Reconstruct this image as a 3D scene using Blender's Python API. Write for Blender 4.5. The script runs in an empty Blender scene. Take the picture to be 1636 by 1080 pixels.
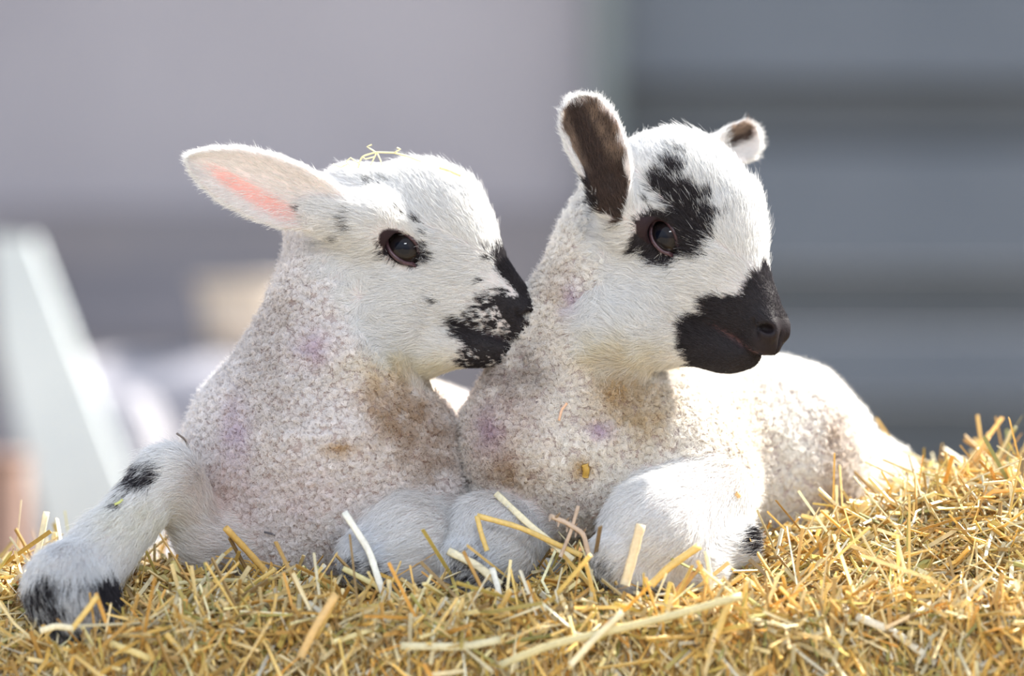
import bpy, math, random
import numpy as np
from mathutils import Vector, Matrix
from mathutils.bvhtree import BVHTree

FUR = True
DENS = 1.0
rng = np.random.default_rng(7)
random.seed(7)

# ------------------------------------------------------------------ scale, camera, world, sun
S = 0.00045                     # metres per modelling unit (one photo pixel in the focus plane)
DC = 2.76 / S                   # camera distance in modelling units
CZ = 1.10                       # camera height above the barn floor
scene = bpy.context.scene
col = scene.collection

def W(m):
    m = np.asarray(m, dtype=float)
    return m * S + np.array([0, 0, CZ])

cam_d = bpy.data.cameras.new('camera')
cam = bpy.data.objects.new('camera', cam_d)
col.objects.link(cam)
cam.location = (0, -2.76, CZ)
cam.rotation_euler = (math.pi / 2, 0, 0)
cam_d.sensor_width = 36
cam_d.lens = 36 * 2.76 / (1636 * S)
cam_d.clip_start = 0.05
cam_d.dof.use_dof = True
cam_d.dof.focus_distance = 2.745
cam_d.dof.aperture_fstop = 2.2
scene.camera = cam

world = bpy.data.worlds.new('world')
scene.world = world
world.use_nodes = True
nt = world.node_tree
nt.nodes.clear()
wo = nt.nodes.new('ShaderNodeOutputWorld')
bg = nt.nodes.new('ShaderNodeBackground')
tc = nt.nodes.new('ShaderNodeTexCoord')
sp = nt.nodes.new('ShaderNodeSeparateXYZ')
rp = nt.nodes.new('ShaderNodeValToRGB')
mr = nt.nodes.new('ShaderNodeMapRange')
mr.inputs['From Min'].default_value = -1
mr.inputs['From Max'].default_value = 1
rp.color_ramp.elements[0].position = 0.40
rp.color_ramp.elements[0].color = (0.42, 0.40, 0.38, 1)
rp.color_ramp.elements[1].position = 0.62
rp.color_ramp.elements[1].color = (0.86, 0.93, 1.06, 1)
e = rp.color_ramp.elements.new(1.0)
e.color = (0.72, 0.86, 1.12, 1)
nt.links.new(tc.outputs['Generated'], sp.inputs[0])
nt.links.new(sp.outputs['Z'], mr.inputs['Value'])
nt.links.new(mr.outputs[0], rp.inputs[0])
nt.links.new(rp.outputs[0], bg.inputs['Color'])
bg.inputs['Strength'].default_value = 1.0
nt.links.new(bg.outputs[0], wo.inputs[0])

sun_d = bpy.data.lights.new('sun', 'SUN')
sun_d.energy = 12.5
sun_d.angle = math.radians(1.5)
sun_d.color = (1.0, 0.95, 0.86)
sun = bpy.data.objects.new('sun', sun_d)
col.objects.link(sun)
TO_SUN = Vector((0.62, 0.40, 0.68)).normalized()
sun.rotation_euler = TO_SUN.to_track_quat('Z', 'Y').to_euler()

fill_d = bpy.data.lights.new('fill_glint_light', 'AREA')  # added lamp behind the camera for soft fill and glints in the eyes
fill_d.shape = 'RECTANGLE'; fill_d.size = 1.3; fill_d.size_y = 0.5; fill_d.energy = 85; fill_d.color = (0.92, 0.96, 1.0)
fill_o = bpy.data.objects.new('fill_glint_light', fill_d); col.objects.link(fill_o)
fill_o.location = (0.9, -4.6, 3.6)
fill_o.rotation_euler = (Vector((0.9, -4.6, 3.6)) - Vector((0, 0, 1.1))).to_track_quat('Z', 'Y').to_euler()

scene.view_settings.view_transform = 'Standard'
scene.view_settings.look = 'None'
scene.view_settings.exposure = 0.42
scene.view_settings.gamma = 1.0
scene.view_settings.use_curve_mapping = False
scene.cycles.max_bounces = 9
scene.cycles.diffuse_bounces = 7
scene.cycles.transparent_max_bounces = 6
scene.cycles.sample_clamp_indirect = 6.0

# ------------------------------------------------------------------ small helpers
def P(px, py, d=0.0):
    """Point at depth d behind the focus plane that sits at that place of the photo."""
    k = (DC + d) / DC
    return np.array([(px - 818) * k, d, (540 - py) * k])

def tag(o, label=None, cat=None, group=None, kind=None):
    if label: o['label'] = label
    if cat: o['category'] = cat
    if group: o['group'] = group
    if kind: o['kind'] = kind
    return o

def empty(name, loc):
    o = bpy.data.objects.new(name, None)
    col.objects.link(o)
    o.location = loc
    o.empty_display_size = 0.02
    return o

def mesh_np(name, V, F, mat, parent=None, smooth=True, colors=None, world=True):
    """V: (n,3) modelling coordinates, F: (m,4) or (m,3)."""
    me = bpy.data.meshes.new(name)
    V = W(V) if world else np.asarray(V, float)
    F = np.asarray(F, dtype=np.int32)
    n = F.shape[1]
    me.vertices.add(len(V)); me.vertices.foreach_set('co', V.astype(np.float32).ravel())
    me.loops.add(F.size); me.loops.foreach_set('vertex_index', F.ravel())
    me.polygons.add(len(F))
    me.polygons.foreach_set('loop_start', np.arange(0, F.size, n, dtype=np.int32))
    me.update(calc_edges=True)
    me.polygons.foreach_set('use_smooth', np.full(len(F), smooth))
    if colors is not None:
        a = me.color_attributes.new('Col', 'FLOAT_COLOR', 'POINT')
        c = np.ones((len(V), 4), np.float32); c[:, :3] = colors
        a.data.foreach_set('color', c.ravel())
    me.materials.append(mat)
    o = bpy.data.objects.new(name, me)
    col.objects.link(o)
    if parent is not None:
        o.parent = parent
        o.matrix_parent_inverse = Matrix.Translation(-Vector(parent.location))
    return o

def hair_np(name, pts, radius, colors, mat, parent):
    """pts (N,K,3) modelling coordinates; radius (N,K) modelling units; colors (N,3)."""
    N, K, _ = pts.shape
    c = bpy.data.hair_curves.new(name)
    c.add_curves([K] * N)
    c.attributes['position'].data.foreach_set('vector', W(pts.reshape(-1, 3)).astype(np.float32).ravel())
    r = c.attributes.get('radius') or c.attributes.new('radius', 'FLOAT', 'POINT')
    r.data.foreach_set('value', (radius * S).astype(np.float32).ravel())
    a = c.attributes.new('Col', 'FLOAT_COLOR', 'CURVE')
    cc = np.ones((N, 4), np.float32); cc[:, :3] = colors
    a.data.foreach_set('color', cc.ravel())
    c.materials.append(mat)
    o = bpy.data.objects.new(name, c)
    col.objects.link(o)
    o.parent = parent
    o.matrix_parent_inverse = Matrix.Translation(-Vector(parent.location))
    o['kind'] = 'stuff'
    return o

def norm(v):
    return v / np.maximum(np.linalg.norm(v, axis=-1, keepdims=True), 1e-9)

# ---- noise
def _hash(i, j, k, seed):
    h = (i.astype(np.int64) * 73856093) ^ (j.astype(np.int64) * 19349663) ^ (k.astype(np.int64) * 83492791) ^ (seed * 2654435761)
    h = (h ^ (h >> 13)) * 1274126177
    h = h & 0x7fffffff
    h = (h ^ (h >> 16)) * 2246822519
    return ((h & 0xffffff) / float(0xffffff))

def vnoise(p, scale, seed=0):
    q = np.asarray(p) / scale
    i = np.floor(q).astype(np.int64); f = q - i
    f = f * f * (3 - 2 * f)
    out = 0
    for a in (0, 1):
        for b in (0, 1):
            for c in (0, 1):
                w = (f[:, 0] if a else 1 - f[:, 0]) * (f[:, 1] if b else 1 - f[:, 1]) * (f[:, 2] if c else 1 - f[:, 2])
                out = out + w * _hash(i[:, 0] + a, i[:, 1] + b, i[:, 2] + c, seed)
    return out * 2 - 1

def vnoise3(p, scale, seed=0):
    return np.stack([vnoise(p, scale, seed + 11 * k) for k in range(3)], -1)

def worley(p, scale, seed=0):
    q = np.asarray(p) / scale
    i = np.floor(q).astype(np.int64)
    best = np.full(len(q), 9.0)
    for a in (-1, 0, 1):
        for b in (-1, 0, 1):
            for c in (-1, 0, 1):
                g = i + np.array([a, b, c])
                jx = _hash(g[:, 0], g[:, 1], g[:, 2], seed); jy = _hash(g[:, 0], g[:, 1], g[:, 2], seed + 5); jz = _hash(g[:, 0], g[:, 1], g[:, 2], seed + 9)
                d = (g[:, 0] + jx - q[:, 0]) ** 2 + (g[:, 1] + jy - q[:, 1]) ** 2 + (g[:, 2] + jz - q[:, 2]) ** 2
                best = np.minimum(best, d)
    return np.sqrt(best)

def sstep(a, b, x):
    t = np.clip((x - a) / (b - a), 0, 1)
    return t * t * (3 - 2 * t)

# ------------------------------------------------------------------ materials
def new_mat(name):
    m = bpy.data.materials.new(name)
    m.use_nodes = True
    n = m.node_tree.nodes
    return m, m.node_tree, n['Principled BSDF'], n['Material Output']

def fur_material(name, transl=0.35, rough=0.6):
    m, t, b, out = new_mat(name)
    at = t.nodes.new('ShaderNodeAttribute'); at.attribute_name = 'Col'
    t.links.new(at.outputs['Color'], b.inputs['Base Color'])
    b.inputs['Roughness'].default_value = rough
    b.inputs['Specular IOR Level'].default_value = 0.35
    tr = t.nodes.new('ShaderNodeBsdfTranslucent')
    t.links.new(at.outputs['Color'], tr.inputs['Color'])
    mx = t.nodes.new('ShaderNodeMixShader'); mx.inputs[0].default_value = transl
    t.links.new(b.outputs[0], mx.inputs[1]); t.links.new(tr.outputs[0], mx.inputs[2])
    t.links.new(mx.outputs[0], out.inputs['Surface'])
    return m

def skin_material(name):
    m, t, b, out = new_mat(name)
    at = t.nodes.new('ShaderNodeAttribute'); at.attribute_name = 'Col'
    t.links.new(at.outputs['Color'], b.inputs['Base Color'])
    b.inputs['Roughness'].default_value = 0.55
    b.inputs['Specular IOR Level'].default_value = 0.3
    tr = t.nodes.new('ShaderNodeBsdfTranslucent'); t.links.new(at.outputs['Color'], tr.inputs['Color'])
    mx = t.nodes.new('ShaderNodeMixShader'); mx.inputs[0].default_value = 0.5
    t.links.new(b.outputs[0], mx.inputs[1]); t.links.new(tr.outputs[0], mx.inputs[2]); t.links.new(mx.outputs[0], out.inputs['Surface'])
    nz = t.nodes.new('ShaderNodeTexNoise'); nz.inputs['Scale'].default_value = 900; nz.inputs['Detail'].default_value = 4
    tcn = t.nodes.new('ShaderNodeTexCoord'); t.links.new(tcn.outputs['Object'], nz.inputs['Vector'])
    bp = t.nodes.new('ShaderNodeBump'); bp.inputs['Strength'].default_value = 0.35; bp.inputs['Distance'].default_value = 0.001
    t.links.new(nz.outputs['Fac'], bp.inputs['Height']); t.links.new(bp.outputs[0], b.inputs['Normal'])
    return m

def simple_mat(name, c1, c2, scale=8, rough=0.7, bump=0.2, detail=5, dist=0.01, spec=0.4, metal=0.0):
    m, t, b, out = new_mat(name)
    tcn = t.nodes.new('ShaderNodeTexCoord')
    nz = t.nodes.new('ShaderNodeTexNoise'); nz.inputs['Scale'].default_value = scale; nz.inputs['Detail'].default_value = detail
    t.links.new(tcn.outputs['Object'], nz.inputs['Vector'])
    cr = t.nodes.new('ShaderNodeValToRGB')
    cr.color_ramp.elements[0].position = 0.3; cr.color_ramp.elements[0].color = (*c1, 1)
    cr.color_ramp.elements[1].position = 0.7; cr.color_ramp.elements[1].color = (*c2, 1)
    t.links.new(nz.outputs['Fac'], cr.inputs[0]); t.links.new(cr.outputs[0], b.inputs['Base Color'])
    b.inputs['Roughness'].default_value = rough
    b.inputs['Specular IOR Level'].default_value = spec
    b.inputs['Metallic'].default_value = metal
    bp = t.nodes.new('ShaderNodeBump'); bp.inputs['Strength'].default_value = bump; bp.inputs['Distance'].default_value = dist
    t.links.new(nz.outputs['Fac'], bp.inputs['Height']); t.links.new(bp.outputs[0], b.inputs['Normal'])
    return m

M_FUR = fur_material('lamb_fur', 0.42)
M_WOOL = fur_material('lamb_wool', 0.5, 0.8)
M_SKIN = skin_material('lamb_skin')

def eye_material():
    m, t, b, out = new_mat('eyeball')
    tcn = t.nodes.new('ShaderNodeTexCoord'); s_ = t.nodes.new('ShaderNodeSeparateXYZ')
    mp = t.nodes.new('ShaderNodeMapping'); mp.inputs['Scale'].default_value = (1.0 / 0.0100, 1.0 / 0.0100, 1.0 / 0.0068)
    t.links.new(tcn.outputs['Object'], mp.inputs['Vector']); t.links.new(mp.outputs[0], s_.inputs[0])
    cmb = t.nodes.new('ShaderNodeCombineXYZ')
    t.links.new(s_.outputs['X'], cmb.inputs['X']); t.links.new(s_.outputs['Z'], cmb.inputs['Z'])
    ln = t.nodes.new('ShaderNodeVectorMath'); ln.operation = 'LENGTH'; t.links.new(cmb.outputs[0], ln.inputs[0])
    cr = t.nodes.new('ShaderNodeValToRGB')
    cr.color_ramp.elements[0].position = 0.50; cr.color_ramp.elements[0].color = (0.004, 0.005, 0.010, 1)
    cr.color_ramp.elements[1].position = 0.66; cr.color_ramp.elements[1].color = (0.012, 0.010, 0.012, 1)
    e2 = cr.color_ramp.elements.new(0.95); e2.color = (0.010, 0.007, 0.007, 1)
    t.links.new(ln.outputs['Value'], cr.inputs[0]); t.links.new(cr.outputs[0], b.inputs['Base Color'])
    b.inputs['Roughness'].default_value = 0.04
    b.inputs['Specular IOR Level'].default_value = 0.22
    return m
M_EYE = eye_material()
M_LID = simple_mat('eyelid_skin', (0.030, 0.016, 0.020), (0.085, 0.038, 0.048), 500, 0.35, 0.3, dist=0.0006)
M_HOOF = simple_mat('hoof_horn', (0.03, 0.028, 0.03), (0.12, 0.10, 0.09), 200, 0.5, 0.3, dist=0.001)

# ------------------------------------------------------------------ implicit shapes
def rot_pitch_yaw(pitch, yaw, roll=0.0):
    a, y, r = math.radians(pitch), math.radians(yaw), math.radians(roll)
    ex = np.array([math.cos(a), 0, -math.sin(a)]); ez = np.array([math.sin(a), 0, math.cos(a)]); ey = np.array([0, 1.0, 0])
    R = np.stack([ex, ey, ez], 1)
    Rr = np.array([[1, 0, 0], [0, math.cos(r), -math.sin(r)], [0, math.sin(r), math.cos(r)]])
    Ry = np.array([[math.cos(y), math.sin(y), 0], [-math.sin(y), math.cos(y), 0], [0, 0, 1]])
    return Ry @ R @ Rr

class Cone:
    def __init__(s, a, b, ra, rb, k=30, tag='wool', carve=False):
        s.a, s.b, s.ra, s.rb, s.k, s.tag, s.carve = np.array(a, float), np.array(b, float), ra, rb, k, tag, carve
        r = max(ra, rb)
        s.lo = np.minimum(s.a, s.b) - r; s.hi = np.maximum(s.a, s.b) + r
    def d(s, p):
        ab = s.b - s.a
        t = np.clip(((p - s.a) @ ab) / (ab @ ab), 0, 1)
        return np.linalg.norm(p - s.a - t[:, None] * ab, axis=1) - (s.ra + (s.rb - s.ra) * t)

class Ell:
    def __init__(s, c, r, R=None, k=30, tag='wool', carve=False):
        s.c, s.r, s.k, s.tag, s.carve = np.array(c, float), np.array(r, float), k, tag, carve
        s.R = np.eye(3) if R is None else R
        m = max(r); s.lo = s.c - m; s.hi = s.c + m
    def d(s, p):
        q = (p - s.c) @ s.R
        k0 = np.linalg.norm(q / s.r, axis=1); k1 = np.linalg.norm(q / s.r ** 2, axis=1)
        return k0 * (k0 - 1) / np.maximum(k1, 1e-6)

class Loft:
    """stations: x, top, bottom, half width"""
    def __init__(s, O, R, st, scale=1.0, p=2.2, k=30, tag='head'):
        s.O, s.R, s.st, s.sc, s.p, s.k, s.tag, s.carve = O, R, np.array(st, float), scale, p, k, tag, False
        x0, x1 = s.st[0, 0], s.st[-1, 0]
        xs = np.linspace(x0, x1, 200)
        # smooth the profile tables a little
        def sm(v):
            y = np.interp(xs, s.st[:, 0], v)
            for _ in range(3):
                y2 = np.convolve(np.pad(y, 4, 'edge'), np.ones(9) / 9, 'valid'); y2[0], y2[-1] = y[0], y[-1]; y = y2
            return y
        s.xs, s.top, s.bot, s.w = xs, sm(s.st[:, 1]), sm(s.st[:, 2]), sm(s.st[:, 3])
        c = O + R @ (np.array([(x0 + x1) / 2, 0, (s.top.max() + s.bot.min()) / 2]) * scale)
        m = scale * 0.5 * math.hypot(x1 - x0, s.top.max() - s.bot.min()) + 10
        s.lo, s.hi = c - m, c + m
    def d(s, p):
        q = ((p - s.O) @ s.R) / s.sc
        x = np.clip(q[:, 0], s.xs[0], s.xs[-1])
        top = np.interp(x, s.xs, s.top); bot = np.interp(x, s.xs, s.bot); w = np.interp(x, s.xs, s.w)
        h = (top - bot) / 2; c = (top + bot) / 2
        v = (q[:, 2] - c) / np.maximum(h, 1e-3); u = q[:, 1] / np.maximum(w, 1e-3)
        r = (np.abs(u) ** s.p + np.abs(v) ** s.p) ** (1 / s.p)
        f = (r - 1) * np.minimum(h, w)
        dx = np.abs(q[:, 0] - x)
        return np.where(dx > 0, np.sqrt(np.maximum(f, 0) ** 2 + dx ** 2), f) * s.sc

class Ear:
    def __init__(s, base, tip, opening, widths, cup=16, th=4.5, k=14, bend=0.0):
        s.O = np.array(base, float); v = np.array(tip, float) - s.O; s.L = np.linalg.norm(v)
        ex = v / s.L; ez = np.array(opening, float); ez = ez - ex * (ez @ ex); ez /= np.linalg.norm(ez); ey = np.cross(ez, ex)
        s.R = np.stack([ex, ey, ez], 1)
        s.w = np.array(widths, float); s.cup, s.th, s.k, s.tag, s.carve, s.bend = cup, th, k, 'ear', False, bend
        s.lo = np.minimum(s.O, tip) - 70; s.hi = np.maximum(s.O, tip) + 70
    def loc(s, p):
        return (p - s.O) @ s.R
    def d(s, p):
        q = s.loc(p)
        xx = q[:, 0] / s.L
        w = np.interp(xx, s.w[:, 0], s.w[:, 1])
        y = q[:, 1]
        u = np.clip(y / np.maximum(w, 4), -1.3, 1.3)
        z0 = s.cup * u * u * (1.3 - 0.6 * np.clip(xx, 0, 1)) * sstep(-0.05, 0.35, xx) - s.cup * 0.5 + s.bend * np.clip(xx, 0, 1.2) ** 2
        a = np.abs(q[:, 2] - z0) - s.th * (1.6 - 0.8 * np.clip(xx, 0, 1)); b = np.abs(y) - w
        k = 6.0
        h = np.maximum(k - np.abs(a - b), 0) / k
        f = np.maximum(a, b) + h * h * k / 4
        f = np.maximum(f, -20 - q[:, 0])
        return np.maximum(f, q[:, 0] - s.L)

def eval_sdf(prims, p, cull=True):
    D = np.full(len(p), 1000.0)
    for pr in prims:
        if cull:
            m = np.all((p > pr.lo - 70) & (p < pr.hi + 70), axis=1)
            idx = np.nonzero(m)[0]
            if len(idx) == 0: continue
            q = p[idx]
        else:
            idx = slice(None); q = p
        d = pr.d(q); cur = D[idx]; k = pr.k
        if pr.carve:
            d = -d
            h = np.maximum(k - np.abs(cur - d), 0) / k
            D[idx] = np.maximum(cur, d) + h * h * k / 4
        else:
            h = np.maximum(k - np.abs(cur - d), 0) / k
            D[idx] = np.minimum(cur, d) - h * h * k / 4
    return D

def surface(prims, lo, hi, h=3.0, cf=6):
    lo = np.array(lo, float); n = (np.ceil((np.array(hi) - lo) / h / cf).astype(int)) * cf
    nc = n // cf
    gi = np.stack(np.meshgrid(*[np.arange(m) for m in nc], indexing='ij'), -1).reshape(-1, 3)
    pc = lo + (gi * cf + (cf - 1) / 2) * h
    Dc = eval_sdf(prims, pc)
    D = np.repeat(np.repeat(np.repeat(Dc.reshape(nc), cf, 0), cf, 1), cf, 2).astype(np.float32)
    act = gi[np.abs(Dc) < cf * h * 0.9 + 24]
    off = np.stack(np.meshgrid(*[np.arange(cf)] * 3, indexing='ij'), -1).reshape(-1, 3)
    for s0 in range(0, len(act), 4000):
        a = act[s0:s0 + 4000]
        ii = (a[:, None, :] * cf + off[None]).reshape(-1, 3)
        D[ii[:, 0], ii[:, 1], ii[:, 2]] = eval_sdf(prims, lo + ii * h)
    ins = D < 0
    c = np.zeros(tuple(n - 1), np.uint8)
    for a in (0, 1):
        for b in (0, 1):
            for d in (0, 1):
                c += ins[a:n[0] - 1 + a, b:n[1] - 1 + b, d:n[2] - 1 + d]
    cells = np.argwhere((c > 0) & (c < 8))
    cid = np.full(tuple(n - 1), -1, np.int32); cid[cells[:, 0], cells[:, 1], cells[:, 2]] = np.arange(len(cells))
    acc = np.zeros((len(cells), 3)); cnt = np.zeros(len(cells))
    for ax in range(3):
        o1, o2 = [x for x in range(3) if x != ax]
        for a in (0, 1):
            for b in (0, 1):
                g0 = cells.copy(); g0[:, o1] += a; g0[:, o2] += b
                g1 = g0.copy(); g1[:, ax] += 1
                v0 = D[g0[:, 0], g0[:, 1], g0[:, 2]].astype(float); v1 = D[g1[:, 0], g1[:, 1], g1[:, 2]].astype(float)
                m = (v0 < 0) != (v1 < 0)
                t = v0[m] / (v0[m] - v1[m])
                q = g0[m].astype(float); q[:, ax] += t
                acc[m] += q; cnt[m] += 1
    V = lo + acc / cnt[:, None] * h
    F = []
    for ax in range(3):
        o1, o2 = (ax + 1) % 3, (ax + 2) % 3
        sl0 = [slice(None)] * 3; sl1 = [slice(None)] * 3
        sl0[ax] = slice(0, -1); sl1[ax] = slice(1, None)
        A = ins[tuple(sl0)]; B = ins[tuple(sl1)]
        e = np.argwhere(A != B)
        ok = (e[:, o1] > 0) & (e[:, o2] > 0) & (e[:, o1] < n[o1] - 1) & (e[:, o2] < n[o2] - 1) & (e[:, ax] < n[ax] - 1)
        e = e[ok]
        flip = A[e[:, 0], e[:, 1], e[:, 2]]
        def cc(u, v):
            g = e.copy(); g[:, o1] -= u; g[:, o2] -= v
            return cid[g[:, 0], g[:, 1], g[:, 2]]
        q = np.stack([cc(1, 1), cc(0, 1), cc(0, 0), cc(1, 0)], 1)
        q[~flip] = q[~flip][:, ::-1]
        F.append(q[np.all(q >= 0, axis=1)])
    return V, np.concatenate(F)

def vnormals(V, F):
    n = np.cross(V[F[:, 2]] - V[F[:, 0]], V[F[:, 3]] - V[F[:, 1]])
    N = np.zeros_like(V)
    for k in range(4): 
        for a in range(3): N[:, a] += np.bincount(F[:, k], n[:, a], len(V))
    return norm(N)

# ------------------------------------------------------------------ pigment and tint maps (side projection fixed to the coat)
def in_poly(x, y, pts):
    r = np.zeros(len(x), bool); n = len(pts); j = n - 1
    for i in range(n):
        xi, yi = pts[i]; xj, yj = pts[j]
        r ^= ((yi > y) != (yj > y)) & (x < (xj - xi) * (y - yi) / (yj - yi + 1e-9) + xi)
        j = i
    return r

def pigment(shapes, x, y, M, jit):
    """returns darkness 0..1 for every point; shapes: ('e',cx,cy,rx,ry,angle,density) or ('p',pts,density)"""
    wx = vnoise(M, 16, 3) * 5 + vnoise(M, 7, 4) * 3; wy = vnoise(M, 16, 5) * 5 + vnoise(M, 7, 6) * 3
    if jit: wx = wx + rng.normal(0, jit, len(x)); wy = wy + rng.normal(0, jit, len(x))
    X = x + wx; Y = y + wy
    mot = vnoise(M * np.array([1, 1, 1.3]), 5.0, 21) * 0.5 + 0.5
    out = np.zeros(len(x))
    for s in shapes:
        if s[0] == 'e':
            _, cx, cy, rx, ry, an, den = s
            a = math.radians(an); dx, dy = x + wx * min(1, rx / 14) - cx, y + wy * min(1, ry / 14) - cy
            u = (dx * math.cos(a) + dy * math.sin(a)) / rx; v = (-dx * math.sin(a) + dy * math.cos(a)) / ry
            m = (u * u + v * v) < 1
        else:
            _, pts, den = s
            m = in_poly(X, Y, pts)
        if den < 1: m = m & (mot + rng.normal(0, 0.06, len(x)) < den * 0.62 + 0.19)
        out[m] = 1
    return out

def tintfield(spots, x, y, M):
    """soft tints for dirt, skin and painted-in shade: (cx,cy,rx,ry,(r,g,b) multiplier, strength)"""
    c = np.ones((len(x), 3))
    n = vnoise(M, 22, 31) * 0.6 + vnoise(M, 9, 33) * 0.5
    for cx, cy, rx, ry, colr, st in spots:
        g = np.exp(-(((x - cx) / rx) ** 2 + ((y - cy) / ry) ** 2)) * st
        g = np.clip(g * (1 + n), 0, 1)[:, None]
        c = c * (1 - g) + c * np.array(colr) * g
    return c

HEAD_ST = [(-40, 20, -50, 30), (0, 78, -100, 60), (57, 104, -140, 76), (98, 132, -155, 83), (146, 148, -150, 84), (204, 144, -135, 80),
           (249, 112, -112, 68), (276, 84, -92, 58), (305, 62, -72, 50), (348, 43, -55, 44), (378, 24, -44, 38), (395, 6, -38, 31), (406, -12, -35, 18), (410, -20, -32, 6)]
JAW_ST = [(60, -60, -150, 46), (150, -60, -190, 58), (220, -50, -196, 58), (256, -50, -182, 55), (284, -50, -154, 50), (311, -52, -128, 44),
          (350, -48, -108, 38), (375, -44, -90, 31), (388, -46, -74, 22), (394, -52, -62, 8)]

class Lamb:
    pass

def build_lamb(L):
    R = rot_pitch_yaw(L.pitch, L.yaw, L.roll); L.R = R; sc = L.scale
    eye_l = np.array([153.0, -82.0, 10.0])
    L.O = np.array(L.eye_at) - R @ (eye_l * sc)
    def H(x, y, z): return L.O + R @ (np.array([x, y, z], float) * sc)
    prims = list(L.body)
    prims.append(Loft(L.O, R, HEAD_ST, sc, 2.25, k=46, tag='head'))
    prims.append(Loft(L.O, R, L.jaw if hasattr(L, 'jaw') else JAW_ST, sc, 2.3, k=9, tag='head'))
    for sy in (-1, 1):
        prims.append(Ell(H(150, sy * 66, 22), np.array([48, 30, 40]) * sc, R, k=22, tag='head'))      # brow and orbit
        prims.append(Ell(H(165, sy * 58, -95), np.array([70, 26, 58]) * sc, R, k=36, tag='head'))     # cheek
        prims.append(Ell(H(372, sy * 24, -2), np.array([30, 20, 24]) * sc, R, k=16, tag='head'))      # nostril wing
        prims.append(Ell(H(378, sy * 18, -30), np.array([28, 20, 16]) * sc, R, k=10, tag='head'))     # lip
    prims += L.extra
    prims.append(Ell(H(105, 0, -105), np.array([95, 60, 85]) * sc, R, k=60, tag='head'))
    prims += L.ears
    for sy in (-1, 1):
        prims.append(Ell(H(L.rimx, sy * 92, 9), np.array([35, 28, 22]) * sc, R @ rot_pitch_yaw(10, 0), k=5, tag='head', carve=True))
        prims.append(Ell(H(184, sy * 86, -4), np.array([18, 8, 7]) * sc, R @ rot_pitch_yaw(30, 0), k=6, tag='head', carve=True))
        prims.append(Ell(H(384, sy * 35, 4), np.array([14, 11, 7]) * sc, R @ rot_pitch_yaw(-28, sy * -25), k=7, tag='head', carve=True))
        prims.append(Ell(H(372, sy * 44, -8), np.array([16, 6, 4]) * sc, R @ rot_pitch_yaw(40, 0), k=6, tag='head', carve=True))
    for sy in (-1, 1):
        prims.append(Cone(H(292, sy * 51, -60), H(345, sy * 45, -53), 4.2 * sc, 5.4 * sc, k=4, tag='head', carve=True))
        prims.append(Cone(H(345, sy * 45, -53), H(398, sy * 24, -42), 5.4 * sc, 5.5 * sc, k=4, tag='head', carve=True))
    prims.append(Ell(H(404, 0, -12), np.array([16, 2.5, 22]) * sc, R, k=5, tag='head', carve=True))   # philtrum
    L.prims = prims
    V, F = surface(prims, L.lo, L.hi, L.h)
    N = vnormals(V, F)
    # distances by kind
    def dist(tag):
        d = np.full(len(V), 1e3)
        for pr in prims:
            if pr.tag == tag and not pr.carve: d = np.minimum(d, pr.d(V))
        return d
    dW, dL, dE, dH = dist('wool'), dist('leg'), dist('ear'), dist('head')
    q = ((V - L.O) @ R) / sc
    edge = L.edge(q) + vnoise(V, 30, 41) * 12 
    head = sstep(-34, 16, q[:, 0] - edge + vnoise(V, 8, 43) * 14) * (dH < 40)
    ear = (dE < 6) & (dE < dH + 6)
    leg = sstep(-6, 10, dW - dL + vnoise(V, 25, 42) * 5) * (dL < 30)
    wool = np.clip(1 - np.maximum(np.maximum(head, leg), ear), 0, 1)
    # wool knobs are real relief
    w1 = worley(V + vnoise3(V, 40, 51) * 6, 11.5, 1)
    bump = np.sqrt(np.clip(1 - (w1 / 0.8) ** 2, 0, 1)) * 4.5 - 2.0
    big = vnoise(V, 60, 52) * 5
    V = V + N * ((bump + big) * wool)[:, None]
    N2 = vnormals(V, F); 
    # flow of the coat
    flow = np.zeros_like(V)
    fl = np.stack([-np.ones(len(V)), np.zeros(len(V)), np.where(q[:, 2] > 60, 0.35, -0.30)], -1)
    ex, ez = q[:, 0] - L.rimx, q[:, 2] - 8 + 0.16 * (q[:, 0] - L.rimx)
    re = np.sqrt(ex ** 2 + (ez * 1.4) ** 2)
    push = np.exp(-(re / 42.0) ** 2)[:, None]
    fl = fl * (1 - push) + np.stack([ex, 0 * ex, ez * 1.3], -1) / np.maximum(re, 1)[:, None] * push * 1.4
    flow += (fl @ R.T) * (np.exp(-np.clip(dH, 0, 200) / 12) * (head > 0) + 1e-3)[:, None]
    for pr in prims:
        if pr.tag == 'leg' and not pr.carve:
            d = pr.d(V); dirv = getattr(pr, 'flow', None)
            if dirv is None: dirv = norm(pr.b - pr.a)
            flow += dirv * (np.exp(-np.clip(d, 0, 200) / 10) * (leg > 0.01) * 1.5)[:, None]
        if pr.tag == 'ear':
            d = pr.d(V); lq = pr.loc(V)
            dirv = pr.R[:, 0][None] + pr.R[:, 1][None] * (np.clip(lq[:, 1] / 40, -1, 1) * 0.7)[:, None]
            flow += dirv * (np.exp(-np.clip(d, 0, 200) / 5) * 3 * ear)[:, None]
    flow = flow + vnoise3(V, 26, 61) * 0.20 + np.array([0, 0, -0.05])
    flow = flow - N * np.sum(flow * N, axis=1, keepdims=True)
    flow = norm(flow)
    L.V, L.F, L.N, L.q = V, F, N2, q
    L.head, L.legm, L.ear, L.wool, L.flow, L.re = head, leg, ear.astype(float), wool, flow, re
    # fur length
    mz = q[:, 0]
    length = np.where(head > 0.02, 20.0, 24.0)
    length = np.where(head > 0.02, length * (1 - 0.72 * sstep(255, 345, mz)) + 7 * sstep(-70, -150, q[:, 2]) * (1 - sstep(230, 300, mz)) + 8 * sstep(110, 145, q[:, 2]), length)
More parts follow.
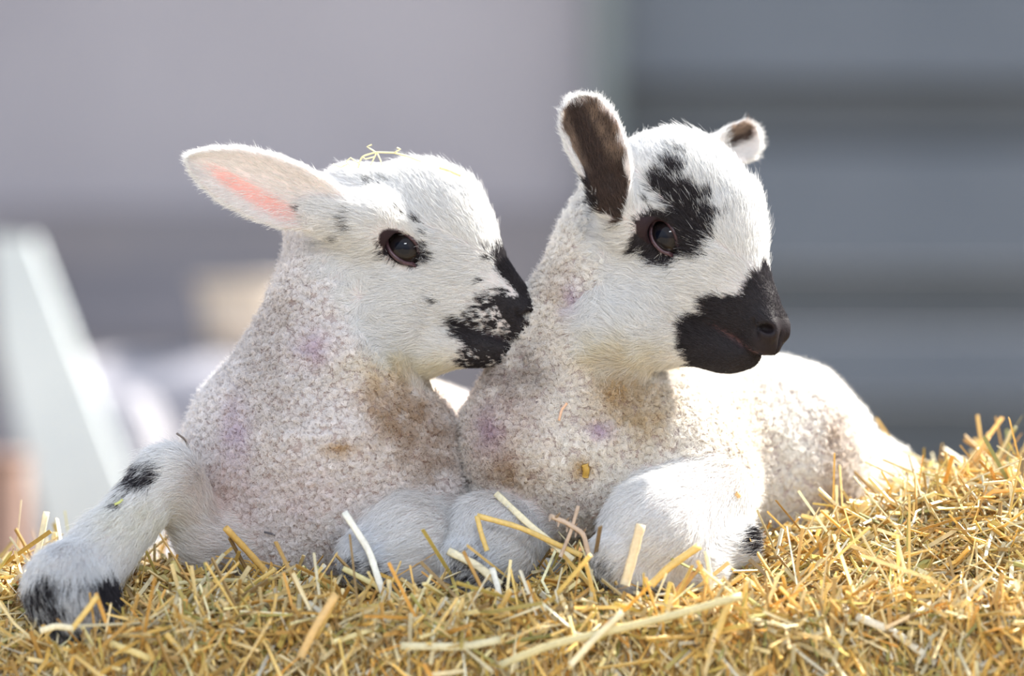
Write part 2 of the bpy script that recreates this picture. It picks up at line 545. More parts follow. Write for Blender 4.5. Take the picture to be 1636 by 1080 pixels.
    length = length * (0.35 + 0.65 * sstep(26, 60, re + 1e3 * (head <= 0.02)))
    length = np.where(ear, 13.0, length)
    bare = (sstep(372, 390, mz) * sstep(-36, -28, q[:, 2])) * (head > 0.02)
    L.length, L.bare = length, bare
    return L

def side_px(L, Vp, q, headw):
    """place in the photo's side view; the far half of the head mirrors the near half"""
    qq = q.copy(); qq[:, 1] = -np.abs(qq[:, 1])
    m = np.where((headw > 0.02)[:, None], L.O + (qq * L.scale) @ L.R.T, Vp)
    k = DC / (DC + m[:, 1])
    return 818 + m[:, 0] * k, 540 - m[:, 2] * k

def coat_colors(L, Vp, q, Nn, headw, legw, woolw, earw, jit, base):
    x, y = side_px(L, Vp, q, headw * (earw < 0.5))
    dark = np.zeros(len(x))
    hm = (headw > 0.02) & (earw < 0.5)
    dark[hm] = pigment(L.spots_head, x[hm], y[hm], Vp[hm], jit)[...]
    om = ~hm & (Nn[:, 1] < 0.35)
    if L.spots_body: dark[om] = pigment(L.spots_body, x[om], y[om], Vp[om], jit)
    # the front of the muzzle is dark all over
    c = np.tile(np.array(base), (len(x), 1))
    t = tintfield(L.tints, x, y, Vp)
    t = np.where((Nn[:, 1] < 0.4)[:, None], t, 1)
    return c, dark, t

def finish_lamb(L, name, label):
    V, F, N, q = L.V, L.F, L.N, L.q
    base = V[:, 2].min()
    root = empty(name, tuple(W([V[:, 0].mean(), V[:, 1].mean(), base])))
    tag(root, label, 'lamb')
    L.root = root
    white = np.array([0.86, 0.84, 0.82])
    c, dark, t = coat_colors(L, V, q, N, L.head, L.legm, L.wool, L.ear, 0, (1, 1, 1))
    skin = np.where((L.wool > 0.5)[:, None], np.array([0.60, 0.525, 0.515]), np.array([0.84, 0.77, 0.76]))
    w1 = worley(V, 13.5, 1)
    darkc = np.array([0.028, 0.022, 0.024])
    pink = np.array([0.86, 0.48, 0.44])
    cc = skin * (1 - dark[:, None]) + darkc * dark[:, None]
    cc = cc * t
    L.inner = np.zeros(len(V))
    for e in L.ears:
        lq = e.loc(V)
        xx = lq[:, 0] / e.L; w = np.interp(xx, e.w[:, 0], e.w[:, 1])
        z0 = e.cup * (lq[:, 1] / np.maximum(w, 4)) ** 2 * (1.3 - 0.6 * xx) * sstep(-0.05, 0.35, xx) - e.cup * 0.5 + e.bend * np.clip(xx, 0, 1.2) ** 2
        nn = N @ e.R[:, 2]
        inside = (L.ear > 0.5) & (nn > 0.1) & (lq[:, 2] - z0 > -2)
        prof = e.pink(xx, lq[:, 1] / np.maximum(w, 4)) if e.pink else 0
        pk = np.where(inside, prof, 0)
        L.inner = np.maximum(L.inner, pk)
        if e.dark:
            dk = np.where(L.ear > 0.5, e.dark(xx, lq[:, 1] / np.maximum(w, 4), inside, V), 0)
            au = np.abs(lq[:, 1] / np.maximum(w, 4) - 0.05); L.eartan = np.maximum(getattr(L, 'eartan', np.zeros(len(V))), (L.ear > 0.5) * sstep(0.22, 0.5, au) * sstep(0.25, 0.5, xx) * (1 - sstep(0.8, 0.95, xx)) * 0.95)
            L.eardark = np.maximum(getattr(L, 'eardark', np.zeros(len(V))), dk)
    cc = cc * (1 - L.inner[:, None]) + pink * L.inner[:, None]
    if hasattr(L, 'eardark'):
        cc = cc * (1 - L.eardark[:, None]) + np.array([0.05, 0.035, 0.03]) * L.eardark[:, None]
    cc = np.where((L.bare > 0.5)[:, None], np.array([0.030, 0.022, 0.026]), cc)
    rim = (1 - sstep(31, 36, L.re))[:, None] * (L.head > 0.4)[:, None]
    cc = cc * (1 - rim) + np.array([0.036, 0.020, 0.025]) * rim
    # lip line and inner lip
    lip = np.exp(-((q[:, 2] - np.interp(q[:, 0], [300, 405], [-58, -40])) / 5.0) ** 2) * (q[:, 0] > 285) * (L.head > 0.5)
    cc = cc * (1 - lip[:, None]) + np.array(L.lipc) * lip[:, None]
    mesh_np('body', V, F, M_SKIN, root, True, np.clip(cc, 0.005, 1))
    # ---- eyes and eyelids
    sc = L.scale
    for sy in (-1, 1):
        cen = L.O + L.R @ (np.array([L.rimx, sy * 63, 8.0]) * sc)
        r = 36.0 * sc
        nu, nv = 40, 24
        vs, fs = [], []
        for i in range(nv + 1):
            th = math.pi * i / nv
            for j in range(nu):
                ph = 2 * math.pi * j / nu
                x_, z_, y_ = math.sin(th) * math.cos(ph), math.sin(th) * math.sin(ph), math.cos(th)
                bulge = 1 + 0.06 * math.exp(-((math.acos(max(-1, min(1, y_)))) / 0.5) ** 2)
                vs.append((x_ * r * bulge, y_ * r * bulge, z_ * r * bulge))
        for i in range(nv):
            for j in range(nu):
                a = i * nu + j; b = i * nu + (j + 1) % nu
                fs.append((a, b, b + nu, a + nu))
        eo = mesh_np('eyeball', np.array(vs) * S, fs, M_EYE, None, True, world=False)
        out = np.array(L.R @ np.array([0.10, sy * 1.0, 0.02])); out /= np.linalg.norm(out)
        fx = L.R[:, 0] - out * (L.R[:, 0] @ out); fx /= np.linalg.norm(fx)
        a8 = math.radians(8)
        up = np.cross(fx, out); up = up * (1 if up @ L.R[:, 2] > 0 else -1)
        Mx = Matrix(((fx[0], out[0], up[0], 0), (fx[1], out[1], up[1], 0), (fx[2], out[2], up[2], 0), (0, 0, 0, 1)))
        Mx.translation = Vector(W(cen))
        eo.parent = root
        eo.matrix_world = Mx
        eo.matrix_parent_inverse = Matrix.Translation(-Vector(root.location))
        eo.matrix_basis = Mx
        # eyelid: almond rim wrapped round the ball, with the dark corner running down towards the nose
        vs, fs = [], []
        nr, ns = 64, 10
        for i in range(nr):
            th = 2 * math.pi * i / nr
            ca, sa = math.cos(th), math.sin(th)
            a_, b_ = (32.0 if ca > 0 else 31.0), (21.5 if sa > 0 else 19.0)
            u = a_ * np.sign(ca) * abs(ca) ** 0.9; v = b_ * np.sign(sa) * abs(sa) ** 1.15 - 0.16 * u
            if ca > 0.8: v -= 5 * (ca - 0.8) / 0.2; u += 8 * (ca - 0.8) / 0.2
            u *= sc; v *= sc
            rr = r * 1.04
            dpt = math.sqrt(max(rr * rr - min(u * u + v * v, rr * rr * 0.90), 1))
            c0 = cen + fx * u + up * v + out * dpt
            rad = fx * ca + up * sa
            wd = (3.6 + (2.5 if ca > 0.75 else 0)) * sc
            for k in range(ns):
                f = 2 * math.pi * k / ns
                vs.append(c0 + rad * math.cos(f) * wd + out * math.sin(f) * 3.2 * sc)
        for i in range(nr):
            for k in range(ns):
                a = i * ns + k; b = i * ns + (k + 1) % ns
                a2 = ((i + 1) % nr) * ns + k; b2 = ((i + 1) % nr) * ns + (k + 1) % ns
                fs.append((a, b, b2, a2))
        mesh_np('eyelid', np.array(vs), fs, M_LID, root)
    return root

def coat_fur(L, n_head, n_leg, n_ear, locks, per_lock):
    V, F, N, q = L.V, L.F, L.N, L.q
    T = np.concatenate([F[:, [0, 1, 2]], F[:, [0, 2, 3]]])
    area = 0.5 * np.linalg.norm(np.cross(V[T[:, 1]] - V[T[:, 0]], V[T[:, 2]] - V[T[:, 0]]), axis=1)
    def sample(n, w):
        pr = area * w[T].mean(1)
        cs = np.cumsum(pr); tot = cs[-1]
        ti = np.searchsorted(cs, rng.random(n) * tot).clip(0, len(T) - 1)
        r1 = np.sqrt(rng.random(n)); r2 = rng.random(n)
        b = np.stack([1 - r1, r1 * (1 - r2), r1 * r2], 1)
        tv = T[ti]
        def at(A):
            if A.ndim == 1: return (A[tv] * b).sum(1)
            return (A[tv] * b[..., None]).sum(1)
        return at
    near = np.where(N[:, 1] < 0.25, 1.0, 0.35)
    above = sstep(-470, -440, V[:, 2])
    jit = 2.5
    def fur(w, n, lenscale, lift, rad, K=6, spread=0.16, drop=None):
        at = sample(n, w)
        root = at(V); nn = norm(at(N)); fl = norm(at(L.flow)); ln = at(L.length); qq = at(q); hd = at(L.head); er = at(L.ear)
        wl = at(L.wool); inner = at(L.inner); bare = at(L.bare); re = at(L.re)
        fl = norm(fl + rng.normal(0, spread, fl.shape) + vnoise3(root, 9, 71) * 0.16)
        fl = norm(fl - nn * np.sum(fl * nn, 1, keepdims=True))
        # a few strands never grow: bare nose, the eye, most of the pink of the ear
        keep = (bare < 0.5) & ~((re < 31) & (hd > 0.5) & (er < 0.5)) & (rng.random(n) > inner * 0.7)
        ln = ln * lenscale * rng.uniform(0.65, 1.25, n)
        sel = keep
        root, nn, fl, ln, qq, hd, er, inner = root[sel], nn[sel], fl[sel], ln[sel], qq[sel], hd[sel], er[sel], inner[sel]
        m = len(root)
        t = np.linspace(0, 1, K)[None, :, None]
        lf = lift * rng.uniform(0.6, 1.5, m)[:, None, None]
        bend = rng.normal(0, 0.10, (m, 3))[:, None, :]
        pts = root[:, None] - nn[:, None] * 1.0 + fl[:, None] * (ln[:, None, None] * t * (0.75 + 0.25 * t)) + nn[:, None] * (ln[:, None, None] * lf * (t - 0.45 * t * t)) + bend * ln[:, None, None] * t * t
        c, dark, tn = coat_colors(L, root, qq, nn, hd, 0 * hd, 0 * hd, er, jit, (1, 1, 1))
        wht = np.array([0.94, 0.935, 0.925]) * rng.uniform(0.72, 1.04, m)[:, None]
        blk = np.array([0.030, 0.026, 0.030]) * rng.uniform(0.5, 2.2, m)[:, None]
        cc = wht * (1 - dark[:, None]) + blk * dark[:, None]
        if hasattr(L, 'eardark'):
            at_tan = np.clip(at(L.eartan)[sel] * (1 + 0.8 * vnoise(root, 14, 78)), 0, 1)
            ed = at(L.eardark)[sel]; u = rng.random(m) < np.clip(ed * 1.25 - 0.1, 0, 1)
            cc[u] = np.array([0.075, 0.05, 0.042]) * rng.uniform(0.5, 2.0, u.sum())[:, None]
            cc[u] = cc[u] * (1 - at_tan[u][:, None]) + np.array([0.40, 0.29, 0.22]) * at_tan[u][:, None] * rng.uniform(0.6, 1.2, u.sum())[:, None]
        cc = cc * tn
        rd = rad * rng.uniform(0.7, 1.25, m)[:, None] * np.linspace(1, 0.25, K)[None]
        return pts, rd, np.clip(cc, 0.004, 0.97)
    out = []
    out.append(fur(L.head * (1 - L.ear) * near, int(n_head * DENS), 1.0, 0.42, 0.36))
    out.append(fur(L.legm * (1 - L.ear) * (1 - L.head) * near * above, int(n_leg * DENS), 1.0, 0.40, 0.40))
    out.append(fur(L.ear, int(n_ear * DENS), 1.0, 0.45, 0.32))
    out.append(fur(np.clip(L.head + L.legm + L.ear, 0, 1) * (L.q[:, 0] < 300) * near * above, 3500, 1.3, 0.65, 0.24, spread=0.35))
    hair_np('fur', np.concatenate([o[0] for o in out]), np.concatenate([o[1] for o in out]), np.concatenate([o[2] for o in out]), M_FUR, L.root)
    # ---- wool: tight curled locks
    nl = int(locks * DENS)
    at = sample(nl, np.clip(L.wool, 0, 1) * near * above + 1e-9)
    lr = at(V); ln_ = norm(at(N))
    tang = norm(np.cross(ln_, norm(vnoise3(lr, 30, 81) + rng.normal(0, 0.35, lr.shape))))
    bit = np.cross(ln_, tang)
    K = 8
    m = nl * per_lock
    rep = lambda a: np.repeat(a, per_lock, axis=0)
    n3, t3, b3 = rep(ln_), rep(tang), rep(bit)
    rr = np.sqrt(rng.random(m)) * 4.2; aa = rng.random(m) * 2 * math.pi
    root = rep(lr) + t3 * (rr * np.cos(aa))[:, None] + b3 * (rr * np.sin(aa))[:, None] - n3 * 1.5
    hgt = rep(rng.uniform(4.5, 9.0, nl)) * rng.uniform(0.8, 1.15, m)
    ph = rep(rng.random(nl) * 2 * math.pi) + rng.normal(0, 0.22, m)
    turns = rep(rng.uniform(0.7, 1.5, nl)) * rng.choice([1], m)
    crad = rep(rng.uniform(1.9, 3.7, nl)) * rng.uniform(0.7, 1.2, m)
    t = np.linspace(0, 1, K)[None]
    ang = ph[:, None] + 2 * math.pi * turns[:, None] * t
    hz = hgt[:, None] * (t * (1.25 - 0.45 * t))
    cr = crad[:, None] * np.sin(np.clip(t * 1.5, 0, 1) * math.pi / 2)
    conv = 1 - 0.45 * t
    base = rep(lr)[:, None] + (root - rep(lr))[:, None] * conv[..., None]
    lean = rep(rng.normal(0, 0.35, (nl, 3)))[:, None] * hz[..., None]
    pts = base + n3[:, None] * hz[..., None] + t3[:, None] * (cr * np.cos(ang))[..., None] + b3[:, None] * (cr * np.sin(ang))[..., None] + lean
    x, y = side_px(L, root, np.zeros_like(root), np.zeros(m))
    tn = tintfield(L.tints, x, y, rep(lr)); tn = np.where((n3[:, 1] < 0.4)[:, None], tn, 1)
    wc = np.array(L.woolc) * rep(rng.uniform(0.90, 1.06, nl))[:, None] * rng.uniform(0.96, 1.04, m)[:, None]
    cc = np.clip(wc * tn, 0.01, 0.95)
    rd = 0.46 * rng.uniform(0.8, 1.2, m)[:, None] * np.linspace(1, 0.45, K)[None]
    # ---- loose fuzz over the curls gives the bright rim
    at = sample(int(locks * 2.2 * DENS), np.clip(L.wool, 0, 1) * near * above + 1e-9)
    r2 = at(V); n2 = norm(at(N)); k2 = len(r2)
    d2 = norm(n2 + rng.normal(0, 0.6, r2.shape)); s2 = norm(np.cross(d2, rng.normal(0, 1, r2.shape)))
    l2 = rng.uniform(8, 17, k2)
    tt = np.linspace(0, 1, K)[None, :, None]
    p2 = r2[:, None] + d2[:, None] * l2[:, None, None] * tt + s2[:, None] * (np.sin(tt * rng.uniform(3, 9, k2)[:, None, None]) * 2.0)
    x2, y2 = side_px(L, r2, np.zeros_like(r2), np.zeros(k2))
    t2 = tintfield(L.tints, x2, y2, r2); t2 = np.where((n2[:, 1] < 0.4)[:, None], t2, 1)
    c2 = np.clip(np.array(L.woolc) * 1.05 * t2, 0.01, 0.95)
    rd2 = 0.24 * np.ones((k2, 1)) * np.linspace(1, 0.4, K)[None]
    hair_np('wool', np.concatenate([pts, p2]), np.concatenate([rd, rd2]), np.concatenate([cc, c2]), M_WOOL, L.root)

def hoof(L, c, fwd, sz):
    """two claws side by side, toes towards fwd"""
    fwd = norm(np.array(fwd, float)); side = norm(np.cross(fwd, [0, 0, 1.0])); up = np.cross(side, fwd)
    vs, fs = [], []
    for s in (-1, 1):
        o = len(vs); rings, seg = 6, 12
        for i in range(rings):
            f = i / (rings - 1)
            w = sz * (0.42 * (1 - f) ** 0.6 + 0.05); hh = sz * (0.55 * (1 - f) + 0.10)
            for k in range(seg):
                a = 2 * math.pi * k / seg
                p = np.array(c) + fwd * (f * sz * 1.3) + side * (s * sz * (0.42 - 0.12 * f) + math.cos(a) * w) + up * (math.sin(a) * hh * 0.7 - f * sz * 0.25)
                vs.append(p)
        for i in range(rings - 1):
            for k in range(seg):
                a = o + i * seg + k; b = o + i * seg + (k + 1) % seg
                fs.append((a, b, b + seg, a + seg))
        c1 = len(vs); vs.append(np.array(c) + fwd * sz * 1.33 + side * s * sz * 0.3 - up * sz * 0.25)
        for k in range(seg):
            a = o + (rings - 1) * seg + k; b = o + (rings - 1) * seg + (k + 1) % seg
            fs.append((a, b, c1, c1))
    return mesh_np('hoof', np.array(vs), [f for f in fs if len(set(f)) == 4], M_HOOF, L.root)

# ------------------------------------------------------------------ the left lamb
A = Lamb()
A.pitch, A.yaw, A.roll, A.scale = 27.5, 9, 0, 1.0
A.eye_at = P(640, 392, -10)
A.h = 3.0; A.rimx = 157; A.lipc = (0.05, 0.03, 0.035)
def edgeA(q): return np.where(q[:, 2] > 0, -5 + 0 * q[:, 0], 15 + 0.62 * np.maximum(0, -q[:, 2]))
A.edge = edgeA
A.body = [
    Ell(P(520, 745, 110), (208, 150, 190), k=60),
    Cone(P(565, 400, 70), P(485, 625, 70), 76, 118, k=60),
    Cone(P(545, 500, 60), P(545, 690, 60), 82, 150, k=60),
    Cone(P(420, 700, 130), P(450, 820, 120), 112, 110, k=60),
    Cone(P(560, 760, 150), P(682, 760, 490), 176, 150, k=60),
    Ell(P(700, 800, 570), (140, 130, 150), k=60),
    Cone(P(620, 740, 60), P(672, 790, 50), 105, 60, k=40),
    Cone(P(400, 850, 70), P(330, 860, 20), 60, 44, k=30, tag='leg'),
    Cone(P(340, 868, 30), P(268, 766, -20), 42, 46, k=16, tag='leg'),
    Cone(P(268, 764, -20), P(172, 868, -90), 46, 45, k=22, tag='leg'),
    Cone(P(172, 868, -90), P(112, 938, -150), 42, 62, k=26, tag='leg'),
    Cone(P(112, 938, -150), P(128, 968, -160), 63, 60, k=20, tag='leg'),
    Cone(P(730, 840, 70), P(650, 868, -30), 62, 76, k=26, tag='leg'),
    Cone(P(650, 868, -30), P(600, 890, -62), 72, 54, k=20, tag='leg'),
    Cone(P(600, 915, -50), P(700, 925, 60), 36, 30, k=16, tag='leg'),
]
# far foreleg stays in the body; near ear spread to the left, far ear behind the head
earA = Ear(P(545, 338, -52), P(300, 254, -75), (0.10, -0.93, -0.36), [(-0.08, 12), (0.02, 30), (0.12, 42), (0.3, 54), (0.5, 56), (0.7, 48), (0.85, 35), (0.95, 20), (1.0, 8), (1.02, 0)], cup=20, th=4.5, k=18)
earA.pink = lambda x, u: sstep(0.16, 0.36, x) * (1 - sstep(0.74, 0.95, x)) * (1 - sstep(0.10, 0.42, np.abs(u - np.interp(x, [0.25, 0.9], [0.60, 0.10]))))
earA.dark = None
earA2 = Ear(P(590, 330, 150), P(545, 330, 330), (0.6, -0.2, -0.6), [(-0.1, 34), (0.1, 40), (0.4, 46), (0.7, 40), (0.95, 20), (1.02, 0)], cup=18, th=4.5, k=18)
earA2.pink = earA.pink; earA2.dark = None
A.ears = [earA, earA2]
A.extra = [Cone(P(590, 355, -20), P(512, 340, -38), 46, 30, k=40, tag='head')]
A.lo = (-815, -260, -540); A.hi = (110, 760, 330)
A.spots_head = [
    ('p', [(812, 408), (838, 440), (870, 480), (875, 560), (800, 548), (760, 530), (722, 512), (728, 505), (790, 535), (822, 530), (800, 505), (792, 478), (806, 470), (822, 480), (828, 470), (806, 440), (792, 425), (785, 405)], 1),
    ('p', [(790, 395), (800, 395), (850, 450), (880, 500), (880, 545), (832, 545), (818, 500), (830, 478), (815, 440)], 1),
    ('p', [(740, 500), (760, 480), (790, 462), (815, 462), (830, 500), (825, 530), (790, 530), (755, 520)], 0.62),
    ('p', [(724, 512), (752, 524), (800, 545), (875, 540), (865, 575), (820, 592), (760, 600), (728, 574), (742, 555), (722, 535)], 0.80),
    ('p', [(725, 510), (745, 514), (790, 536), (850, 546), (870, 552), (800, 562), (760, 560), (735, 545)], 1),
    ('e', 690, 411, 11, 9, -30, 1), ('e', 683, 402, 6, 13, 20, 1), ('e', 641, 344, 7, 4, 20, 1), ('e', 671, 356, 9, 4.5, 40, 1), ('e', 685, 375, 3, 8, 0, .8),
    ('e', 700, 481, 7, 4, 0, 1), ('e', 605, 296, 18, 7, 0, 0.40), ('e', 662, 420, 10, 5, -20, 0.6), ('e', 637, 414, 22, 6, 5, 0.35),
    ('e', 560, 350, 8, 20, 0, 0.35), ('e', 545, 382, 4, 8, 0, .8), ('e', 781, 410, 5, 9, 0, .7), ('e', 770, 448, 6, 4, 0, .7),
    ('e', 634, 393, 30, 20, 10, 1),
]
A.spots_body = [('e', 484, 333, 12, 6, 0, 0.75), ('e', 512, 330, 9, 5, 0, 0.4), ('e', 232, 756, 32, 20, -25, 0.85), ('e', 190, 804, 9, 5, 0, 0.8), ('e', 205, 778, 22, 10, -40, 0.3),
                ('e', 172, 936, 26, 22, 40, 1), ('e', 180, 985, 30, 30, 0, 0.68), ('e', 75, 930, 22, 16, -30, 0.7), ('e', 66, 965, 34, 44, 0, 0.62), ('e', 120, 960, 60, 40, 0, 0.3), ('e', 95, 1022, 60, 26, 0, 0.85),
                ('e', 566, 900, 17, 20, 0, 0.7), ('e', 600, 920, 34, 26, 0, 0.45), ('e', 640, 935, 50, 18, 0, 0.35)]
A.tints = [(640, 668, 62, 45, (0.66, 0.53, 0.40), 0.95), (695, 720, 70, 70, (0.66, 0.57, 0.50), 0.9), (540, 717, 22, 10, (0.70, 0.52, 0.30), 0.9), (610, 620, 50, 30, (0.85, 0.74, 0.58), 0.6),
           (380, 690, 22, 55, (0.87, 0.80, 0.92), 0.7), (500, 560, 26, 26, (0.84, 0.74, 0.86), 0.7), (430, 590, 80, 120, (0.77, 0.74, 0.72), 0.7), (350, 800, 50, 70, (0.84, 0.74, 0.70), 0.6),  # wide grey neck tint paints in the dark of the wool crevices
           (660, 590, 110, 26, (0.95, 0.90, 0.74), 0.8), (470, 800, 120, 60, (0.93, 0.88, 0.90), 0.5), (230, 830, 70, 40, (0.97, 0.96, 0.86), 0.7), (110, 960, 75, 60, (0.72, 0.77, 0.84), 0.8), (600, 880, 60, 50, (0.80, 0.85, 0.92), 0.6), (430, 480, 50, 70, (0.88, 0.84, 0.80), 0.6)]  # blue-grey tints on foot and folded knee are painted shade
A.woolc = (0.895, 0.875, 0.87)

# ------------------------------------------------------------------ the right lamb
B = Lamb()
B.pitch, B.yaw, B.roll, B.scale = 42, 30, 0, 0.965
B.eye_at = P(1059, 371, -15)
B.h = 3.0; B.rimx = 160; B.lipc = (0.22, 0.12, 0.13)
B.jaw = [(x, t, b - 16 * float(sstep(230, 320, x)) * (1 - 0.5 * float(sstep(375, 394, x))), w) for x, t, b, w in JAW_ST]
def edgeB(q): return np.where(q[:, 2] > 0, -12 + 0 * q[:, 0], 18 + 0.55 * np.maximum(0, -q[:, 2]))
B.edge = edgeB
B.body = [
    Ell(P(915, 725, 110), (172, 140, 132), k=60),
    Cone(P(975, 400, 80), P(915, 560, 80), 82, 98, k=60),
    Cone(P(915, 560, 80), P(885, 690, 90), 98, 140, k=60),
    Cone(P(1060, 735, 120), P(1110, 790, 110), 125, 92, k=50),
    Cone(P(1040, 735, 190), P(1235, 735, 330), 150, 158, k=60),
    Cone(P(1225, 738, 330), P(1335, 800, 420), 158, 122, k=50),
    Ell(P(1392, 822, 400), (92, 90, 116), k=24),
    Cone(P(1395, 805, 430), P(1465, 835, 440), 80, 44, k=40),
    Cone(P(840, 830, 70), P(785, 862, -30), 56, 70, k=24, tag='leg'),
    Cone(P(785, 862, -30), P(752, 895, -66), 68, 52, k=18, tag='leg'),
    Cone(P(770, 915, -40), P(860, 915, 40), 34, 26, k=14, tag='leg'),
    Cone(P(1115, 800, 60), P(1045, 848, -50), 84, 80, k=30, tag='leg'),
    Cone(P(1045, 848, -50), P(992, 885, -85), 74, 46, k=18, tag='leg'),
    Cone(P(1010, 915, -80), P(1105, 915, -40), 40, 52, k=18, tag='leg'),
    Cone(P(1100, 880, -20), P(1170, 868, 10), 62, 40, k=22, tag='leg'),
]
B.body[11].flow = norm(np.array([-0.8, -0.3, -0.6]))
darkB = lambda x, u, ins, V: np.where(ins, 1.0, 0.0) * (1 - sstep(0.72, 0.98, np.abs(u) + 0.12 * vnoise(V, 18, 91))) * (1 - 0.85 * sstep(0.9, 0.98, x))
earB = Ear(P(984, 330, -70), P(920, 156, -84), (0.42, -0.88, -0.1), [(-0.1, 8), (0.02, 26), (0.15, 36), (0.35, 44), (0.6, 50), (0.8, 47), (0.92, 36), (1.0, 16), (1.02, 0)], cup=30, th=5, k=18)
earB.pink = None; earB.dark = darkB
baseB2 = P(1120, 252, 150)
earB2 = Ear(baseB2, P(1213, 216, 190), (-0.1, -0.9, -0.3), [(-0.1, 24), (0.1, 26), (0.5, 33), (0.8, 33), (0.95, 20), (1.02, 0)], cup=14, th=5, k=18)
earB2.pink = None
earB2.dark = lambda x, u, ins, V: np.where(ins & (x > 0.45) & (x < 0.9), 1.0, 0.0) * sstep(-0.2, 0.2, u)
B.ears = [earB, earB2]
B.extra = [Cone(P(1010, 350, -10), P(978, 318, -34), 44, 30, k=30, tag='head'), Ell(P(1072, 300, 55), (92, 90, 86), k=34, tag='head'), Ell(P(1000, 530, 35), (74, 58, 56), k=60, tag='head')]
B.lo = (-140, -230, -470); B.hi = (800, 620, 440)
B.spots_head = [
    ('p', [(1232, 418), (1222, 425), (1200, 445), (1188, 470), (1130, 476), (1118, 490), (1128, 500), (1100, 505), (1088, 520), (1090, 555), (1100, 585), (1130, 610), (1240, 620), (1300, 560), (1300, 440), (1250, 410)], 1),
    ('p', [(1012, 352), (1035, 345), (1050, 340), (1090, 352), (1085, 335), (1062, 322), (1042, 300), (1045, 288), (1072, 296), (1078, 318), (1100, 325), (1118, 345), (1136, 340), (1140, 355), (1120, 365), (1135, 395), (1128, 415), (1105, 412), (1090, 400), (1100, 395), (1080, 415), (1048, 420), (1030, 402), (1035, 385)], 0.96),
    ('e', 1018, 378, 6, 12, 0, 1), ('e', 1016, 395, 6, 6, 0, 1), ('e', 1080, 276, 20, 13, 15, 0.95), ('e', 1062, 296, 20, 14, 30, 0.9), ('e', 1098, 322, 28, 24, 40, 0.92), ('e', 1134, 320, 9, 9, 0, 0.9),
    ('e', 1140, 350, 26, 10, -10, 0.45), ('e', 1037, 326, 6, 5, 0, 0.9), ('e', 985, 360, 8, 8, 0, 0.4), ('e', 1110, 365, 34, 44, 0, 0.93), ('e', 1080, 252, 24, 12, 0, 0.2), ('e', 1066, 405, 30, 18, 0, 0.9),
    ('e', 962, 305, 30, 40, 20, 0.9), ('e', 1058, 374, 44, 32, 0, 1),
]
B.spots_body = [('e', 752, 900, 30, 34, 0, 0.42), ('e', 775, 925, 50, 20, 0, 0.45), ('e', 1194, 866, 16, 26, 0, 0.9), ('e', 962, 905, 22, 30, 0, 0.5), ('e', 955, 310, 34, 32, 60, 0.95), ('e', 1040, 945, 40, 18, 0, 0.6)]
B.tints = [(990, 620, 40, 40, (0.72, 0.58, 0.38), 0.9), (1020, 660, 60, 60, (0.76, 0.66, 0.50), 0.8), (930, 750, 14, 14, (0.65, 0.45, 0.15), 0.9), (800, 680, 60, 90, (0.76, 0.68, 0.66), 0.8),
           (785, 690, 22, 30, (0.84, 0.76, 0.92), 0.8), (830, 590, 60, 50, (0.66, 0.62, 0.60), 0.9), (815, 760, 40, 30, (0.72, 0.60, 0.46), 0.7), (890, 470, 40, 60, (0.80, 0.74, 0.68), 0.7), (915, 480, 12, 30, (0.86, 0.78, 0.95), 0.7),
           (1000, 570, 70, 26, (0.96, 0.90, 0.72), 0.7), (930, 660, 40, 60, (0.92, 0.90, 0.88), 0.4), (960, 690, 20, 14, (0.76, 0.66, 0.90), 0.7), (1335, 760, 26, 110, (0.72, 0.63, 0.56), 0.9), (1180, 700, 60, 90, (0.97, 0.92, 0.84), 0.6),  # tall narrow tint paints in the shade of the haunch crease
           (1330, 820, 50, 30, (0.66, 0.54, 0.42), 0.7), (780, 880, 60, 50, (0.80, 0.85, 0.92), 0.6), (900, 800, 60, 30, (0.86, 0.84, 0.86), 0.6)]  # blue-grey tint on the small folded knee is shade put into colour
B.woolc = (0.91, 0.885, 0.845)

build_lamb(A)
build_lamb(B)
rootA = finish_lamb(A, 'lamb', 'white lamb with speckled black muzzle and long pink-lined ear, left, nuzzling the other')
rootB = finish_lamb(B, 'lamb', 'white lamb with black eye patch, solid black muzzle and short dark-lined upright ear')
if FUR:
    coat_fur(A, 120000, 60000, 24000, 24000, 11)
    coat_fur(B, 120000, 48000, 18000, 24000, 11)
hoof(A, P(95, 1015, -185), (-0.3, -0.8, -0.4), 24)
hoof(A, P(690, 935, 80), (0.9, 0.3, -0.1), 20)
hoof(B, P(850, 905, 30), (0.9, 0.2, 0.0), 22)
hoof(B, P(1178, 880, 5), (0.8, 0.3, 0.05), 22)

# ------------------------------------------------------------------ the straw bale
def ground(x, d):
    x = np.asarray(x, float); d = np.asarray(d, float)
    z = -398 - 0.26 * np.maximum(-d - 30, 0) - 2.3 * np.maximum(-d - 222 + 14 * np.sin(x / 75.0) + 9 * np.sin(x / 31.0 + 1), 0)
    z = z + 122 * sstep(250, 790, x) * sstep(-260, 190, d) + 26 * sstep(120, 420, x) * sstep(-60, 120, d)
    z = z - 46 * (1 - sstep(-700, -480, x)) * sstep(20, -120, d)
    z = z - 34 * (1 - sstep(-700, -420, x)) * sstep(-20, 220, d)
    z = z - 0.9 * np.maximum(d - 470, 0)
    return z

